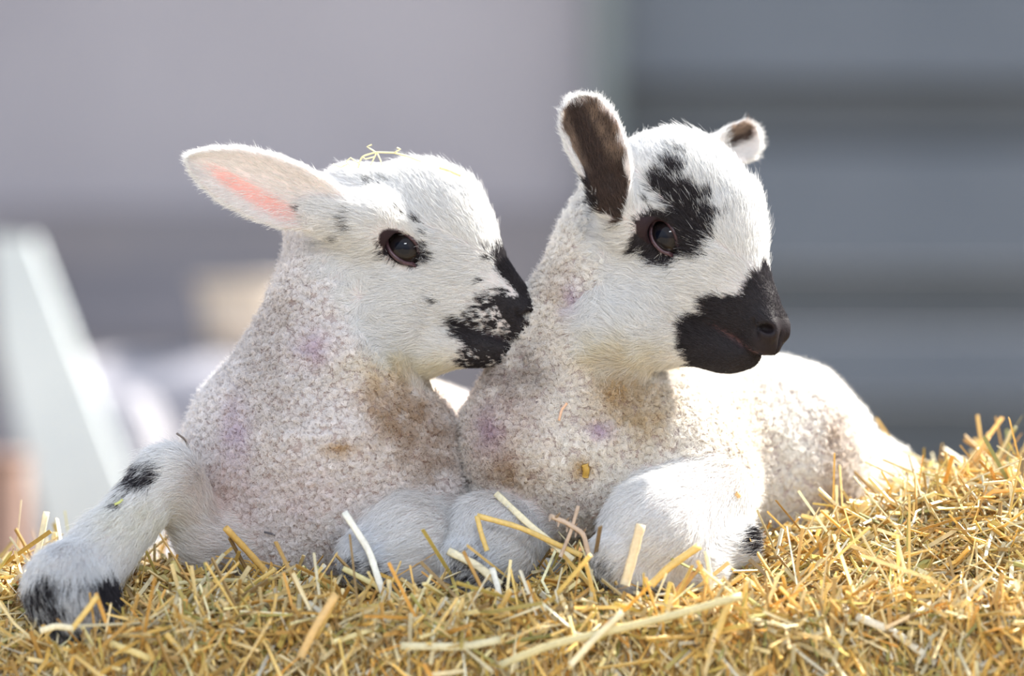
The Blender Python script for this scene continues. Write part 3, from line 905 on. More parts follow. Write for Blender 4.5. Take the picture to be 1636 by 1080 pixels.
def straw_material(name, gloss=0.45):
    m, t, b, out = new_mat(name)
    at = t.nodes.new('ShaderNodeAttribute'); at.attribute_name = 'Col'
    tcn = t.nodes.new('ShaderNodeTexCoord')
    nz = t.nodes.new('ShaderNodeTexNoise'); nz.inputs['Scale'].default_value = 420; nz.inputs['Detail'].default_value = 4
    t.links.new(tcn.outputs['Object'], nz.inputs['Vector'])
    mrn = t.nodes.new('ShaderNodeMapRange'); mrn.inputs['To Min'].default_value = 0.72; mrn.inputs['To Max'].default_value = 1.22
    t.links.new(nz.outputs['Fac'], mrn.inputs['Value'])
    mul = t.nodes.new('ShaderNodeVectorMath'); mul.operation = 'SCALE'
    t.links.new(at.outputs['Color'], mul.inputs[0]); t.links.new(mrn.outputs[0], mul.inputs['Scale'])
    t.links.new(mul.outputs[0], b.inputs['Base Color'])
    b.inputs['Roughness'].default_value = gloss
    b.inputs['Specular IOR Level'].default_value = 0.5
    tr = t.nodes.new('ShaderNodeBsdfTranslucent'); t.links.new(mul.outputs[0], tr.inputs['Color'])
    mx = t.nodes.new('ShaderNodeMixShader'); mx.inputs[0].default_value = 0.25
    t.links.new(b.outputs[0], mx.inputs[1]); t.links.new(tr.outputs[0], mx.inputs[2]); t.links.new(mx.outputs[0], out.inputs['Surface'])
    return m
M_STRAW = straw_material('straw')
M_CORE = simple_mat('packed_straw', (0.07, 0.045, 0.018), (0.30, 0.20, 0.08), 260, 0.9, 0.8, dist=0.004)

def stalks(path, width, flat, side=None, sides=4):
    """path (N,K,3); width (N,) full width; flat (N,) thickness ratio -> V, F"""
    N, K, _ = path.shape
    tan = np.gradient(path, axis=1); tan = norm(tan)
    ref = side if side is not None else rng.normal(0, 1, (N, 3))
    ref = norm(ref)[:, None, :] * np.ones((1, K, 1))
    s = norm(np.cross(tan, ref)); u = np.cross(s, tan)
    ang = 2 * np.pi * np.arange(sides) / sides + (np.pi / 4 if sides == 4 else 0)
    w = (width / 2)[:, None, None, None]; fl = flat[:, None, None, None]
    V = path[:, :, None, :] + s[:, :, None, :] * (np.cos(ang)[None, None, :, None] * w) + u[:, :, None, :] * (np.sin(ang)[None, None, :, None] * w * fl)
    V = V.reshape(-1, 3)
    b = (np.arange(N) * K * sides)[:, None, None]; r = (np.arange(K - 1) * sides)[None, :, None]; c = np.arange(sides)[None, None, :]
    a0 = b + r + c; a1 = b + r + (c + 1) % sides
    F = np.stack([a0, a1, a1 + sides, a0 + sides], -1).reshape(-1, 4)
    if sides == 4:
        b2 = np.arange(N) * K * sides
        F = np.concatenate([F, np.stack([b2 + 3, b2 + 2, b2 + 1, b2], 1), np.stack([b2, b2 + 1, b2 + 2, b2 + 3], 1) + (K - 1) * sides])
    return V, F

STRAW_COLS = np.array([(0.82, 0.55, 0.15), (0.88, 0.64, 0.23), (0.90, 0.73, 0.38), (0.88, 0.78, 0.50), (0.74, 0.42, 0.10), (0.58, 0.36, 0.11), (0.66, 0.52, 0.15), (0.40, 0.26, 0.10), (0.86, 0.82, 0.66), (0.48, 0.46, 0.16)])
STRAW_W = np.array([.14, .18, .19, .14, .06, .10, .08, .06, .04, .03])

root_bale = empty('straw_bale', tuple(W([0, 80, -CZ / S])))
tag(root_bale, 'golden straw bale with loose straw on top, both lambs lie on it', 'straw bale')
gx = np.linspace(-1250, 1250, 180); gd = np.concatenate([np.linspace(-420, 520, 90), np.linspace(540, 700, 6)])
GX, GD = np.meshgrid(gx, gd, indexing='ij')
gp = np.stack([GX.ravel(), GD.ravel(), np.zeros(GX.size)], 1)
gz = ground(GX.ravel(), GD.ravel()) - 14 + vnoise(gp, 60, 101) * 9 + vnoise(gp, 20, 102) * 5
top = np.stack([GX.ravel(), GD.ravel(), gz], 1)
nx_, nd_ = GX.shape
idx = np.arange(nx_ * nd_).reshape(nx_, nd_)
Fc = [np.stack([idx[:-1, :-1], idx[1:, :-1], idx[1:, 1:], idx[:-1, 1:]], -1).reshape(-1, 4)]
ring = np.concatenate([idx[:, 0], idx[-1, 1:], idx[::-1, -1][1:], idx[0, ::-1][1:-1]])
bot = top[ring].copy(); bot[:, 2] = -CZ / S + 1
nb = len(ring); mids = []
rows = [ring]
Vc = [top]; cnt_ = len(top)
for f in (0.03, 0.15, 0.4, 0.7, 1.0):
    r_ = top[ring] * (1 - f) + bot * f
    r_[:, :2] *= 1 + 0.012 * math.sin(math.pi * f)
    r_ += vnoise3(r_, 90, 103) * 10 * (f < 1)
    if f == 1.0: r_[:, 2] = -CZ / S + 1
    Vc.append(r_); rows.append(np.arange(cnt_, cnt_ + nb)); cnt_ += nb
for a, b in zip(rows[:-1], rows[1:]):
    Fc.append(np.stack([a, b, np.roll(b, -1), np.roll(a, -1)], -1))
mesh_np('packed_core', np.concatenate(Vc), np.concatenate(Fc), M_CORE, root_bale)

def make_paths(n, x, d, lift, lmin, lmax, tilt, K=4, curve=0.10):
    th = rng.random(n) * 2 * np.pi
    el = rng.normal(0, tilt, n)
    L = rng.gamma(2.2, 0.5, n) * (lmax - lmin) * 0.5 + lmin; L = np.minimum(L, lmax * 1.4)
    dirv = np.stack([np.cos(th) * np.cos(el), np.sin(th) * np.cos(el), np.sin(el)], 1)
    # follow the slope of the bale
    e = 12.0
    gxn = (ground(x + e, d) - ground(x - e, d)) / (2 * e); gdn = (ground(x, d + e) - ground(x, d - e)) / (2 * e)
    dirv[:, 2] += dirv[:, 0] * gxn + dirv[:, 1] * gdn
    dirv = norm(dirv)
    c = np.stack([x, d, ground(x, d) + lift], 1)
    t = np.linspace(-0.5, 0.5, K)[None, :, None]
    kink = rng.normal(0, curve, (n, 3)); kink[:, 2] -= 0.04
    p = c[:, None] + dirv[:, None] * (L[:, None, None] * t) + kink[:, None] * (L[:, None, None] * 4 * t * t)
    return p

def clear_of_lambs(p, lim=4):
    ok = np.ones(len(p), bool)
    for Lm in (A, B):
        for k in range(p.shape[1]):
            q = p[:, k]
            m = np.all((q > Lm.lo) & (q < Lm.hi), axis=1) & ok
            ii = np.nonzero(m)[0]
            if len(ii): ok[ii[eval_sdf(Lm.prims, q[ii]) < lim]] = False
    return ok

def straw_mass(name, n, xr, dr, lift, lmin, lmax, tilt, wr, shade=1.0, K=4, curve=0.1):
    x = rng.uniform(*xr, n); d = rng.uniform(*dr, n)
    p = make_paths(n, x, d, lift(n), lmin, lmax, tilt, K, curve)
    p = p[clear_of_lambs(p)]
    n = len(p)
    V, F = stalks(p, rng.uniform(*wr, n), rng.uniform(0.15, 0.6, n))
    ci = rng.choice(len(STRAW_COLS), n, p=STRAW_W / STRAW_W.sum())
    c = STRAW_COLS[ci] * rng.uniform(0.62, 1.15, n)[:, None] * shade
    c = np.repeat(c, K * 4, axis=0)
    o = mesh_np(name, V, F, M_STRAW, root_bale, False, np.clip(c, 0.01, 0.92))
    o['kind'] = 'stuff'
    return o
straw_mass('loose_straw', 23000, (-1000, 1000), (-420, 500), lambda n: rng.uniform(-26, 14, n), 26, 190, 0.27, (3, 10), curve=0.15)
straw_mass('chopped_straw', 13000, (-950, 950), (-400, 300), lambda n: rng.uniform(-10, 14, n), 12, 52, 0.5, (2, 6), K=2, curve=0)
straw_mass('raised_straw', 3600, (-950, 950), (-380, 440), lambda n: rng.uniform(4, 30, n), 30, 170, 0.5, (3, 9), K=4, curve=0.16)
straw_mass('edge_straw', 10000, (-1000, 1000), (-400, -205), lambda n: rng.uniform(-14, 14, n), 26, 160, 0.35, (3, 10), curve=0.15)
# the front and sides of the bale
nf = 9000
xf = rng.uniform(-1240, 1240, nf); zf = -940 - 900 * rng.random(nf) ** 1.3
th = rng.random(nf) * 2 * np.pi; Lf = rng.uniform(25, 110, nf)
pf = np.stack([xf, np.full(nf, -424.0) - rng.uniform(0, 14, nf), zf], 1)
df = norm(np.stack([np.cos(th), rng.normal(0, 0.25, nf), np.sin(th) * 0.7], 1))
pp = pf[:, None] + df[:, None] * (Lf[:, None, None] * np.linspace(-.5, .5, 3)[None, :, None])
V, F = stalks(pp, rng.uniform(3, 8, nf), rng.uniform(0.2, 0.6, nf))
c = STRAW_COLS[rng.choice(len(STRAW_COLS), nf, p=STRAW_W / STRAW_W.sum())] * rng.uniform(0.6, 1.05, nf)[:, None]
mesh_np('side_straw', V, F, M_STRAW, root_bale, False, np.clip(np.repeat(c, 12, axis=0), 0.01, 0.9))['kind'] = 'stuff'

# ------------------------------------------------------------------ single stalks one can point at
def tube(pts, width, colr, name='straw_stalk', parent=None, flat=0.5, hollow=False, label=None, cat='straw', group=None, taper=None, sub=5):
    pts = np.array(pts, float)
    K = (len(pts) - 1) * sub + 1
    t = np.linspace(0, len(pts) - 1, K); path = np.stack([np.interp(t, np.arange(len(pts)), pts[:, k]) for k in range(3)], 1)
    if len(pts) > 2 and sub > 2:
        for _ in range(1):
            path[1:-1] = 0.25 * path[:-2] + 0.5 * path[1:-1] + 0.25 * path[2:]
    sides = 8
    tan = norm(np.gradient(path, axis=0)); ref = np.array([0.1, -1.0, 0.2])
    s = norm(np.cross(tan, ref)); u = np.cross(s, tan)
    vs = []; rw = []
    for k in range(K):
        f = k / (K - 1)
        w = width / 2 * (1 + 0.06 * math.sin(k * 2.1)) * (1 if taper is None else (1 - f) + f * taper)
        for j in range(sides):
            a = 2 * math.pi * j / sides
            vs.append(path[k] + s[k] * math.cos(a) * w + u[k] * math.sin(a) * w * flat)
    fs = []
    for k in range(K - 1):
        for j in range(sides):
            a = k * sides + j; b = k * sides + (j + 1) % sides
            fs.append((a, b, b + sides, a + sides))
    # end caps: a recessed hollow at both ends
    for (k, sg) in ((0, 1), (K - 1, -1)):
        o0 = k * sides; o1 = len(vs)
        for j in range(sides):
            vs.append(path[k] + (np.array(vs[o0 + j]) - path[k]) * 0.62)
        o2 = len(vs)
        for j in range(sides):
            vs.append(np.array(vs[o1 + j]) + tan[k] * sg * width * (0.5 if hollow else 0.05))
        for j in range(sides):
            j2 = (j + 1) % sides
            fs.append((o0 + j2, o0 + j, o1 + j, o1 + j2)); fs.append((o1 + j2, o1 + j, o2 + j, o2 + j2))
        fs.append((o2, o2 + 1, o2 + 2, o2 + 3)); fs.append((o2, o2 + 3, o2 + 4, o2 + 7)); fs.append((o2 + 4, o2 + 5, o2 + 6, o2 + 7))
    V = np.array(vs)
    cc = np.tile(np.array(colr), (len(V), 1)) * (1 + 0.12 * vnoise(V, 18, 7))[:, None]
    if parent is None:
        cen = W(V.mean(0))
        o = mesh_np(name, W(V) - cen, fs, M_STRAW, None, True, np.clip(cc, 0.01, 0.95), world=False)
        o.location = cen
        tag(o, label, cat, group)
    else:
        o = mesh_np(name, V, fs, M_STRAW, parent, True, np.clip(cc, 0.01, 0.95))
    return o
PALE, GOLD, OCH, OLIVE, BROWN, WHITE = (0.86, 0.78, 0.54), (0.78, 0.56, 0.18), (0.70, 0.40, 0.10), (0.56, 0.46, 0.16), (0.42, 0.25, 0.12), (0.90, 0.88, 0.78)
PINK = (0.60, 0.45, 0.32)
def st(px, w, c, label, **kw):
    return tube([P(*p) for p in px], w, c, label=label, **kw)
st([(550, 818, -120), (590, 880, -135), (606, 930, -150), (622, 975, -160)], 11, WHITE, 'pale curved straw stalk standing in front of the left lamb\'s folded knee', flat=0.35)
st([(792, 788, -70), (845, 838, -95), (915, 895, -120)], 11, PALE, 'broad pale straw blade leaning between the two front knees of the right lamb', flat=0.3)
br = empty('straw_stalk', tuple(W(P(790, 860, -130)))); tag(br, 'sharply bent golden straw stalk hooked over the right lamb\'s left knee', 'straw')
tube([P(762, 824, -125), P(830, 842, -125), P(930, 888, -110)], 9, GOLD, 'upper_half', br); tube([P(762, 824, -125), P(768, 850, -132), P(778, 880, -135)], 8, GOLD, 'bent_end', br)
st([(360, 843, -95), (395, 880, -75), (426, 915, -60)], 11, (0.74, 0.48, 0.14), 'golden hollow straw tube with open end, leaning beside the left lamb\'s chest', hollow=True, flat=0.9)
st([(441, 909, -110), (412, 928, -110), (384, 946, -110)], 7, GOLD, 'short yellow straw stalk lying below the left lamb\'s chest')
br = empty('straw_stalk', tuple(W(P(110, 1000, -270)))); tag(br, 'kinked golden straw stalk across the left lamb\'s outstretched foot', 'straw')
tube([P(156, 952, -255), P(135, 980, -262), P(115, 1005, -265)], 9, GOLD, 'upper_half', br); tube([P(117, 1004, -265), P(90, 1000, -268), P(64, 1008, -270)], 10, PALE, 'lower_half', br)
st([(74, 818, 60), (66, 860, 50), (52, 910, 40)], 10, PALE, 'pale straw stalk standing upright behind the left lamb\'s outstretched foot')
st([(88, 850, 120), (80, 900, 120)], 9, (0.8, .7, .4), 'short blurred straw stalk behind the upright stalk at the left edge')
br = empty('straw_stalk', tuple(W(P(1530, 780, 190)))); tag(br, 'thick orange straw stalk rising highest from the mound beside the right lamb\'s rump', 'straw')
tube([P(1580, 698, 200), P(1562, 728, 196), P(1545, 745, 192)], 7, (0.74, 0.46, 0.16), 'thin_tip', br, taper=1.3); tube([P(1548, 742, 192), P(1525, 775, 188), P(1500, 818, 180)], 15, OCH, 'thick_sheath', br)
st([(1514, 765, 215), (1520, 790, 210), (1505, 812, 205)], 7, PALE, 'thin curled straw at the foot of the thick orange stalk')
st([(1560, 747, 230), (1576, 785, 225), (1592, 820, 220)], 8, WHITE, 'whitish straw crossing behind the orange stalks on the mound')
st([(1606, 768, 180), (1570, 788, 175), (1536, 806, 170)], 11, (0.78, 0.55, 0.22), 'golden straw sloping up to the right just beyond the tallest stalk')
st([(1534, 815, 150), (1460, 826, 130), (1394, 838, 110)], 9, OLIVE, 'long olive straw lying almost level below the right lamb\'s rump', flat=0.7)
st([(1636, 800, 190), (1600, 820, 180), (1560, 845, 170)], 9, GOLD, 'golden straw at the right edge of the mound below the tall stalks')
st([(1640, 830, 160), (1606, 880, 110), (1560, 950, 20)], 9, (0.72, 0.55, 0.2), 'long straw sloping down from the right edge of the frame')
st([(1085, 745, -8), (1089, 775, -30), (1092, 805, -62)], 9, PALE, 'flat pale straw chip stuck upright on the right lamb\'s right foreleg', flat=0.2)
st([(1024, 838, -175), (1012, 885, -180), (998, 935, -185)], 15, (0.80, 0.66, 0.42), 'wide blurred straw blade standing before the right lamb\'s large white knee', flat=0.25)
st([(1118, 872, -165), (1070, 905, -175), (1040, 935, -180)], 12, GOLD, 'thick golden straw crossing low over the large white foreleg, sloping up right')
st([(1122, 905, -140), (1098, 925, -140), (1076, 948, -140)], 8, (0.62, 0.36, 0.14), 'reddish brown straw leaning on the large white foreleg near the ground')
st([(1128, 880, -150), (1136, 930, -155), (1140, 975, -160)], 8, PALE, 'pale bent straw standing right of the large white foreleg')
st([(716, 880, -120), (765, 905, -135), (800, 935, -150)], 13, PALE, 'broad pale straw lying below the small folded knee of the right lamb', flat=0.4)
st([(786, 908, -150), (796, 940, -165), (800, 978, -175)], 10, WHITE, 'whitish upright straw in front of the right lamb\'s small folded knee')
st([(548, 908, -125), (600, 935, -135), (650, 962, -145)], 9, (0.74, 0.66, 0.32), 'yellow green straw sloping down from the left lamb\'s folded knee')
st([(537, 950, -260), (505, 1000, -280), (480, 1050, -290)], 13, (0.78, 0.52, 0.2), 'broad golden straw sloping steeply in the foreground below the left lamb', flat=0.4)
st([(640, 1032, -285), (740, 1034, -290), (800, 1022, -290)], 12, (0.76, 0.70, 0.46), 'long pale straw lying level at the bottom below the left lamb\'s knee', flat=0.4)
st([(1185, 952, -270), (1050, 990, -285), (880, 1030, -300), (800, 1062, -300)], 12, (0.66, 0.58, 0.32), 'longest pale straw sweeping across the foreground below the right lamb', flat=0.4)
st([(995, 978, -300), (950, 1020, -300), (912, 1062, -300)], 10, PALE, 'pale straw sloping down left under the longest foreground stalk')
st([(1170, 950, -270), (1150, 1000, -275), (1128, 1050, -280)], 12, GOLD, 'golden straw blade standing steeply in front of the mound', flat=0.4)
st([(1340, 950, -180), (1355, 985, -190), (1368, 1010, -190)], 12, WHITE, 'short thick whitish straw in the middle of the right foreground')
st([(1368, 985, -230), (1430, 1010, -235), (1495, 1060, -240)], 13, (0.80, 0.74, 0.58), 'pale straw sloping down to the right in the right foreground', flat=0.4)
st([(1410, 940, -80), (1450, 955, -90), (1505, 972, -100)], 7, (0.30, 0.30, 0.12), 'dark green straw lying on the lit mound')
st([(505, 1020, -250), (540, 950, -250)], 8, GOLD, 'second golden straw beside the broad steep one below the left lamb')
st([(170, 1025, -270), (210, 1040, -275), (240, 1052, -280)], 11, (0.82, 0.68, 0.3), 'short golden straw just right of the left lamb\'s outstretched foot')
st([(265, 1012, -260), (285, 1035, -262), (302, 1062, -265)], 10, GOLD, 'golden straw chip sloping down right, left foreground')
st([(395, 928, -130), (330, 926, -115), (270, 934, -110)], 7, (0.70, 0.62, 0.34), 'thin straw lying level between outstretched leg and chest of the left lamb')
st([(276, 896, -70), (285, 920, -75), (292, 946, -80)], 10, OLIVE, 'olive straw standing under the left lamb\'s bent elbow')
st([(205, 904, -60), (240, 910, -65), (275, 930, -70)], 9, OLIVE, 'olive straw blade arching beside the left lamb\'s ankle', flat=0.3)
# ear of straw (seed head) between the right lamb's knees
br = empty('straw_seed_head', tuple(W(P(925, 860, -130)))); tag(br, 'pinkish brown straw seed head between the right lamb\'s knees', 'straw')
tube([P(878, 824, -120), P(905, 835, -125), P(932, 852, -128), P(942, 892, -130)], 8, PINK, 'stem', br)
tube([P(924, 808, -118), P(912, 850, -126), P(895, 890, -130)], 6, PINK, 'side_stem', br)
for k in range(9):
    f = k / 8
    a = P(880 + 55 * f, 824 + 34 * f, -122); tube([a, a + np.array([8 * (1 if k % 2 else -0.3), -4, 9 * (1 if k % 2 else -1)])], 6, PINK, 'husk', br, sub=1, taper=0.3)
# the sprig caught on the left lamb's head
br = empty('straw_sprig', tuple(W(P(610, 262, 0)))); tag(br, 'thin branched straw sprig caught on top of the left lamb\'s head', 'straw')
tube([P(572, 268, 0), P(578, 250, -4), P(600, 243, -6), P(630, 244, -4), P(650, 249, 0), P(672, 258, 6)], 3, (0.88, 0.82, 0.52), 'main_stem', br, flat=0.9)
for q_ in ([(600, 243), (586, 234), (594, 231)], [(602, 243), (596, 256), (592, 264)], [(602, 243), (608, 256), (610, 264)], [(630, 244), (640, 238), (634, 236)], [(555, 262), (545, 267), (532, 262)], [(575, 262), (560, 252), (553, 258), (560, 266)], [(600, 250), (584, 254), (578, 250)]):
    tube([P(x_, y_, -5 + i_) for i_, (x_, y_) in enumerate(q_)], 2.4, (0.88, 0.82, 0.55), 'side_stem', br, flat=0.9, sub=2)
st([(702, 268, 20), (718, 273, 16), (736, 281, 12)], 4, (0.88, 0.76, 0.42), 'tiny straw bit on the left lamb\'s forehead')
def hit_depth(Lm, px, py, lift=4):
    tree = Lm.tree
    o = np.array([0, -DC, 0.0]); t = P(px, py, 0); v = norm(t - o)
    h = tree.ray_cast(Vector(o), Vector(v))
    return (np.array(h[0]) - v * lift) if h[0] is not None else t
for Lm in (A, B):
    Lm.tree = BVHTree.FromPolygons(Lm.V.tolist(), Lm.F.tolist())
def on(Lm, pxs, w, c, label, lift=9, **kw):
    return tube([hit_depth(Lm, a, b, lift) for a, b in pxs], w, c, label=label, **kw)
on(A, [(183, 806), (190, 803), (196, 798)], 4, (0.70, 0.72, 0.22), 'tiny yellow green straw bit on the left lamb\'s outstretched leg', 12)
on(A, [(282, 692), (296, 702), (306, 726)], 3.5, (0.20, 0.16, 0.13), 'thin dark twig caught at the left lamb\'s shoulder above the bent knee', 6)
on(A, [(422, 850), (440, 855)], 3, (0.10, 0.09, 0.10), 'tiny dark twig on the left lamb\'s lower chest', 10)
on(B, [(893, 672), (897, 655), (906, 644)], 4, (0.80, 0.52, 0.34), 'small reddish straw curl on the right lamb\'s chest', 12)
on(B, [(934, 742), (937, 752), (935, 762)], 11, (0.60, 0.38, 0.08), 'amber brown crumb stuck in the wool of the right lamb\'s chest', 8, cat='straw')
on(B, [(1176, 788), (1182, 794)], 8, (0.86, 0.60, 0.28), 'small orange straw flake on the right lamb\'s flank', 12)
# stalks nothing tells apart
protos = []
n_s = 250
xs_ = rng.uniform(-830, 850, n_s); ds_ = rng.uniform(-250, 160, n_s)
pths = make_paths(n_s * 2, np.tile(xs_, 2) + rng.uniform(-20, 20, n_s * 2), np.tile(ds_, 2), rng.uniform(4, 20, n_s * 2), 40, 130, 0.35, 3, 0.12)
pths = pths[clear_of_lambs(pths, 8)][:n_s]
for i in range(len(pths)):
    w_ = rng.uniform(6, 12); c_ = STRAW_COLS[rng.choice(len(STRAW_COLS), p=STRAW_W / STRAW_W.sum())] * rng.uniform(0.9, 1.12)
    V, F = stalks(pths[i][None], np.array([w_]), np.array([rng.uniform(0.25, 0.7)]), sides=4)
    cen = W(V.mean(0))
    o = mesh_np('straw_stalk', W(V) - cen, F, M_STRAW, None, False, np.clip(np.tile(c_, (len(V), 1)), 0.01, 0.93), world=False)
    o.location = cen
    tag(o, 'loose dry straw stalk lying among many alike on top of the bale', 'straw', 'loose straw stalks on the bale')
# ------------------------------------------------------------------ the barn behind, far out of focus
def box(name, x0, x1, y0, y1, z0, z1, mat, parent=None, bev=0.004):
    me = bpy.data.meshes.new(name)
    c = ((x0 + x1) / 2, (y0 + y1) / 2, (z0 + z1) / 2); h = ((x1 - x0) / 2, (y1 - y0) / 2, (z1 - z0) / 2)
    import bmesh
    bm = bmesh.new(); bmesh.ops.create_cube(bm, size=2)
    for v in bm.verts: v.co = Vector((v.co.x * h[0], v.co.y * h[1], v.co.z * h[2]))
    if bev: bmesh.ops.bevel(bm, geom=bm.edges[:], offset=bev, segments=2, affect='EDGES')
    bm.to_mesh(me); bm.free()
    me.materials.append(mat)
    o = bpy.data.objects.new(name, me); col.objects.link(o); o.location = c
    if parent is not None:
        o.parent = parent; o.matrix_parent_inverse = Matrix.Translation(-Vector(parent.location))
    return o
M_WALL = simple_mat('rendered_wall', (0.33, 0.315, 0.345), (0.41, 0.39, 0.42), 1.6, 0.85, 0.2)
M_POST = simple_mat('grey_green_post', (0.17, 0.20, 0.20), (0.22, 0.25, 0.25), 5, 0.7, 0.2)
M_PAN1 = simple_mat('blue_grey_board', (0.118, 0.138, 0.168), (0.15, 0.17, 0.20), 3, 0.6, 0.2)
M_PAN2 = simple_mat('slate_grey_board', (0.072, 0.082, 0.094), (0.095, 0.106, 0.12), 3, 0.6, 0.2)
M_FLOOR = simple_mat('barn_floor', (0.22, 0.18, 0.12), (0.42, 0.36, 0.26), 6, 0.95, 0.4)
M_PLANK = simple_mat('pale_plank', (0.52, 0.57, 0.59), (0.62, 0.67, 0.68), 4, 0.6, 0.2)
M_SACK = simple_mat('pale_sack', (0.24, 0.235, 0.26), (0.30, 0.29, 0.32), 9, 0.8, 0.4)
M_DARKR = simple_mat('dark_trough', (0.13, 0.13, 0.155), (0.18, 0.175, 0.20), 5, 0.6, 0.2)
M_BEIGE = simple_mat('beige_bucket', (0.52, 0.44, 0.36), (0.64, 0.55, 0.46), 6, 0.6, 0.2)
M_BRN = simple_mat('brown_timber', (0.20, 0.13, 0.11), (0.32, 0.21, 0.17), 5, 0.8, 0.3)
YB = 4.2
def bgx(px, y): return (px - 818) * S * (2.76 + y) / 2.76
def bgz(py, y): return CZ + (540 - py) * S * (2.76 + y) / 2.76
def structure(o):
    o['kind'] = 'structure'; return o
structure(box('floor', -5, 5, -5, YB + 0.3, -0.1, 0.0, M_FLOOR))
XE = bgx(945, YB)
structure(box('wall_shade_band', -5, XE, YB - 0.02, YB, 0, bgz(330, YB), simple_mat('lower_wall_shade', (0.215, 0.20, 0.215), (0.27, 0.255, 0.27), 1.6, 0.85, 0.2)))  # darker band paints the wall's downward fall of light into its colour
structure(box('wall_back', -5, XE, YB, YB + 0.2, 0, 3.4, M_WALL))
structure(box('trim_1', XE, bgx(985, YB), YB - 0.10, YB + 0.2, 0, 3.4, M_POST))
dr = empty('door_1', ((XE + 5) / 2, YB, 0)); structure(dr)
edges = [(-620, -470), (-470, -330), (-330, -180), (-180, -40), (-40, 130), (130, 236), (236, 425), (425, 530), (530, 640), (640, 800), (800, 960), (960, 1150), (1150, 1340), (1340, 1600)]
for i, (a, b) in enumerate(edges):
    light = i % 2 == 0
    z1, z0 = bgz(a, YB), bgz(b, YB)
    box('board', bgx(985, YB), 5, YB + (0.0 if light else 0.035), YB + 0.12, max(z0, 0.0), z1 - 0.004, M_PAN1 if light else M_PAN2, dr)
# leaning pale board at the left
yp = 2.2
pk = empty('leaning_board', (bgx(110, yp), yp, 0)); tag(pk, 'pale blue-white board leaning far behind the left lamb\'s outstretched leg', 'board')
def slab(name, pts, y0, y1, mat, parent):
    n = len(pts); V = [(x, y0, z) for x, z in pts] + [(x, y1, z) for x, z in pts]
    me = bpy.data.meshes.new(name)
    me.from_pydata(V, [], [tuple(range(n))[::-1], tuple(range(n, 2 * n))] + [(i, (i + 1) % n, (i + 1) % n + n, i + n) for i in range(n)])
    me.materials.append(mat); me.update()
    o = bpy.data.objects.new(name, me); col.objects.link(o)
    o.parent = parent; o.matrix_parent_inverse = Matrix.Translation(-Vector(parent.location))
    return o
zb = bgz(1400, yp)
slab('face', [(bgx(-18, yp), bgz(375, yp)), (bgx(50, yp), bgz(380, yp)), (bgx(240, yp), bgz(870, yp)), (bgx(430, yp), bgz(1400, yp)), (bgx(230, yp), bgz(1400, yp)), (bgx(85, yp), bgz(920, yp)), (bgx(0, yp), bgz(560, yp))], yp, yp + 0.05, M_PLANK, pk)
slab('foot_rail', [(bgx(180, yp), bgz(1400, yp)), (bgx(460, yp), bgz(1400, yp)), (bgx(460, yp), 0.0), (bgx(180, yp), 0.0)], yp - 0.03, yp + 0.09, M_PLANK, pk)
yt = 3.4
tr_ = empty('feed_trough', (bgx(250, yt), yt, bgz(545, yt))); tag(tr_, 'dark grey trough on the wall far behind the left lamb', 'trough')
box('front', bgx(85, yt), bgx(470, yt), yt, yt + 0.03, bgz(540, yt), bgz(430, yt), M_DARKR, tr_)
box('base', bgx(85, yt), bgx(470, yt), yt, yt + 0.5, bgz(555, yt), bgz(540, yt), M_DARKR, tr_)
box('end_panel', bgx(85, yt), bgx(95, yt), yt, yt + 0.8, bgz(540, yt), bgz(430, yt), M_DARKR, tr_)
def pillow(name, cx, cy, cz, rx, ry, rz, mat, label, group=None, cat='sack'):
    vs, fs = [], []
    nu, nv = 28, 16
    for i in range(nv + 1):
        th = math.pi * i / nv - math.pi / 2
        for j in range(nu):
            ph = 2 * math.pi * j / nu
            sg = lambda v, p: math.copysign(abs(v) ** p, v)
            vs.append((rx * sg(math.cos(th), .5) * sg(math.cos(ph), .6), ry * sg(math.cos(th), .5) * sg(math.sin(ph), .6), rz * sg(math.sin(th), .8) + 0.008 * math.sin(5 * ph + cx * 9)))
    for i in range(nv):
        for j in range(nu):
            a = i * nu + j; b = i * nu + (j + 1) % nu
            fs.append((a, b, b + nu, a + nu))
    o = mesh_np(name, np.array(vs), fs, mat, None, True, world=False)
    o.location = (cx, cy, cz)
    tag(o, label, cat, group)
    return o
ys = 2.9
zt = bgz(560, ys)
lab = ['topmost pale sack of the pile far behind the left lamb', 'second pale sack down in the pile behind the left lamb', 'third pale sack down, behind the left lamb\'s bent knee', 'lowest pale sack of the pile behind the straw bale']
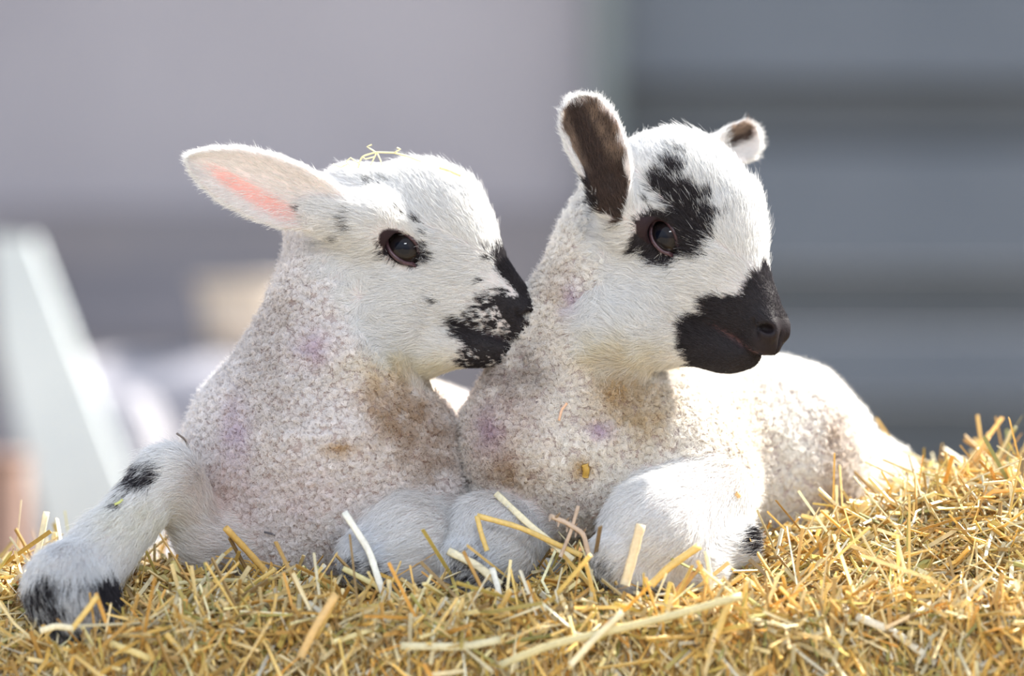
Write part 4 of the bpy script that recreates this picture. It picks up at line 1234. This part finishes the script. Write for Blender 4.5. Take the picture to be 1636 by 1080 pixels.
hs = zt / 4
for k in range(4):
    pillow('feed_sack', bgx(300 + (12 if k % 2 else -8), ys), ys, zt - hs * (k + 0.5), 0.27, 0.2, hs / 2 - 0.012, M_SACK, lab[k], 'pale sacks stacked behind the bale')
pillow('feed_sack', bgx(185, ys - .45), ys - 0.45, zt * 0.48, 0.10, 0.12, zt * 0.48 - 0.012, M_SACK, 'narrow pale sack standing left of the sack pile')
# beige bucket on the topmost sack
yb_ = 2.9
bk = empty('bucket', (bgx(385, yb_), yb_, zt)); tag(bk, 'round beige bucket standing on the topmost pale sack behind the left lamb\'s neck', 'bucket')
def lathe(name, cx, cy, prof, mat, parent, seg=32):
    vs, fs = [], []
    for (r, z) in prof:
        for j in range(seg):
            a = 2 * math.pi * j / seg; vs.append((cx + r * math.cos(a), cy + r * math.sin(a), z))
    for i in range(len(prof) - 1):
        for j in range(seg):
            a = i * seg + j; b = i * seg + (j + 1) % seg; fs.append((a, b, b + seg, a + seg))
    o = mesh_np(name, np.array(vs), fs, mat, None, True, world=False)
    o.parent = parent; o.matrix_parent_inverse = Matrix.Translation(-Vector(parent.location))
    return o
h_ = bgz(450, yb_) - zt
lathe('tub', bgx(385, yb_), yb_, [(0.001, zt + .003), (0.050, zt + .003), (0.058, zt + h_ * .5), (0.066, zt + h_), (0.061, zt + h_), (0.053, zt + h_ * .5), (0.045, zt + .01), (0.001, zt + .01)], M_BEIGE, bk)
lathe('rim', bgx(385, yb_), yb_, [(0.064, zt + h_ - .008), (0.071, zt + h_ - .008), (0.071, zt + h_ + .003), (0.064, zt + h_ + .003)], M_BEIGE, bk)
yq = 1.9
cr_ = empty('timber_post', (bgx(-20, yq), yq, 0)); tag(cr_, 'reddish brown timber post at the left edge behind the straw', 'post')
box('post', bgx(-90, yq), bgx(28, yq), yq, yq + 0.12, 0, bgz(740, yq), M_BRN, cr_)
box('cap', bgx(-95, yq), bgx(34, yq), yq - 0.01, yq + 0.13, bgz(740, yq), bgz(728, yq), M_BRN, cr_)
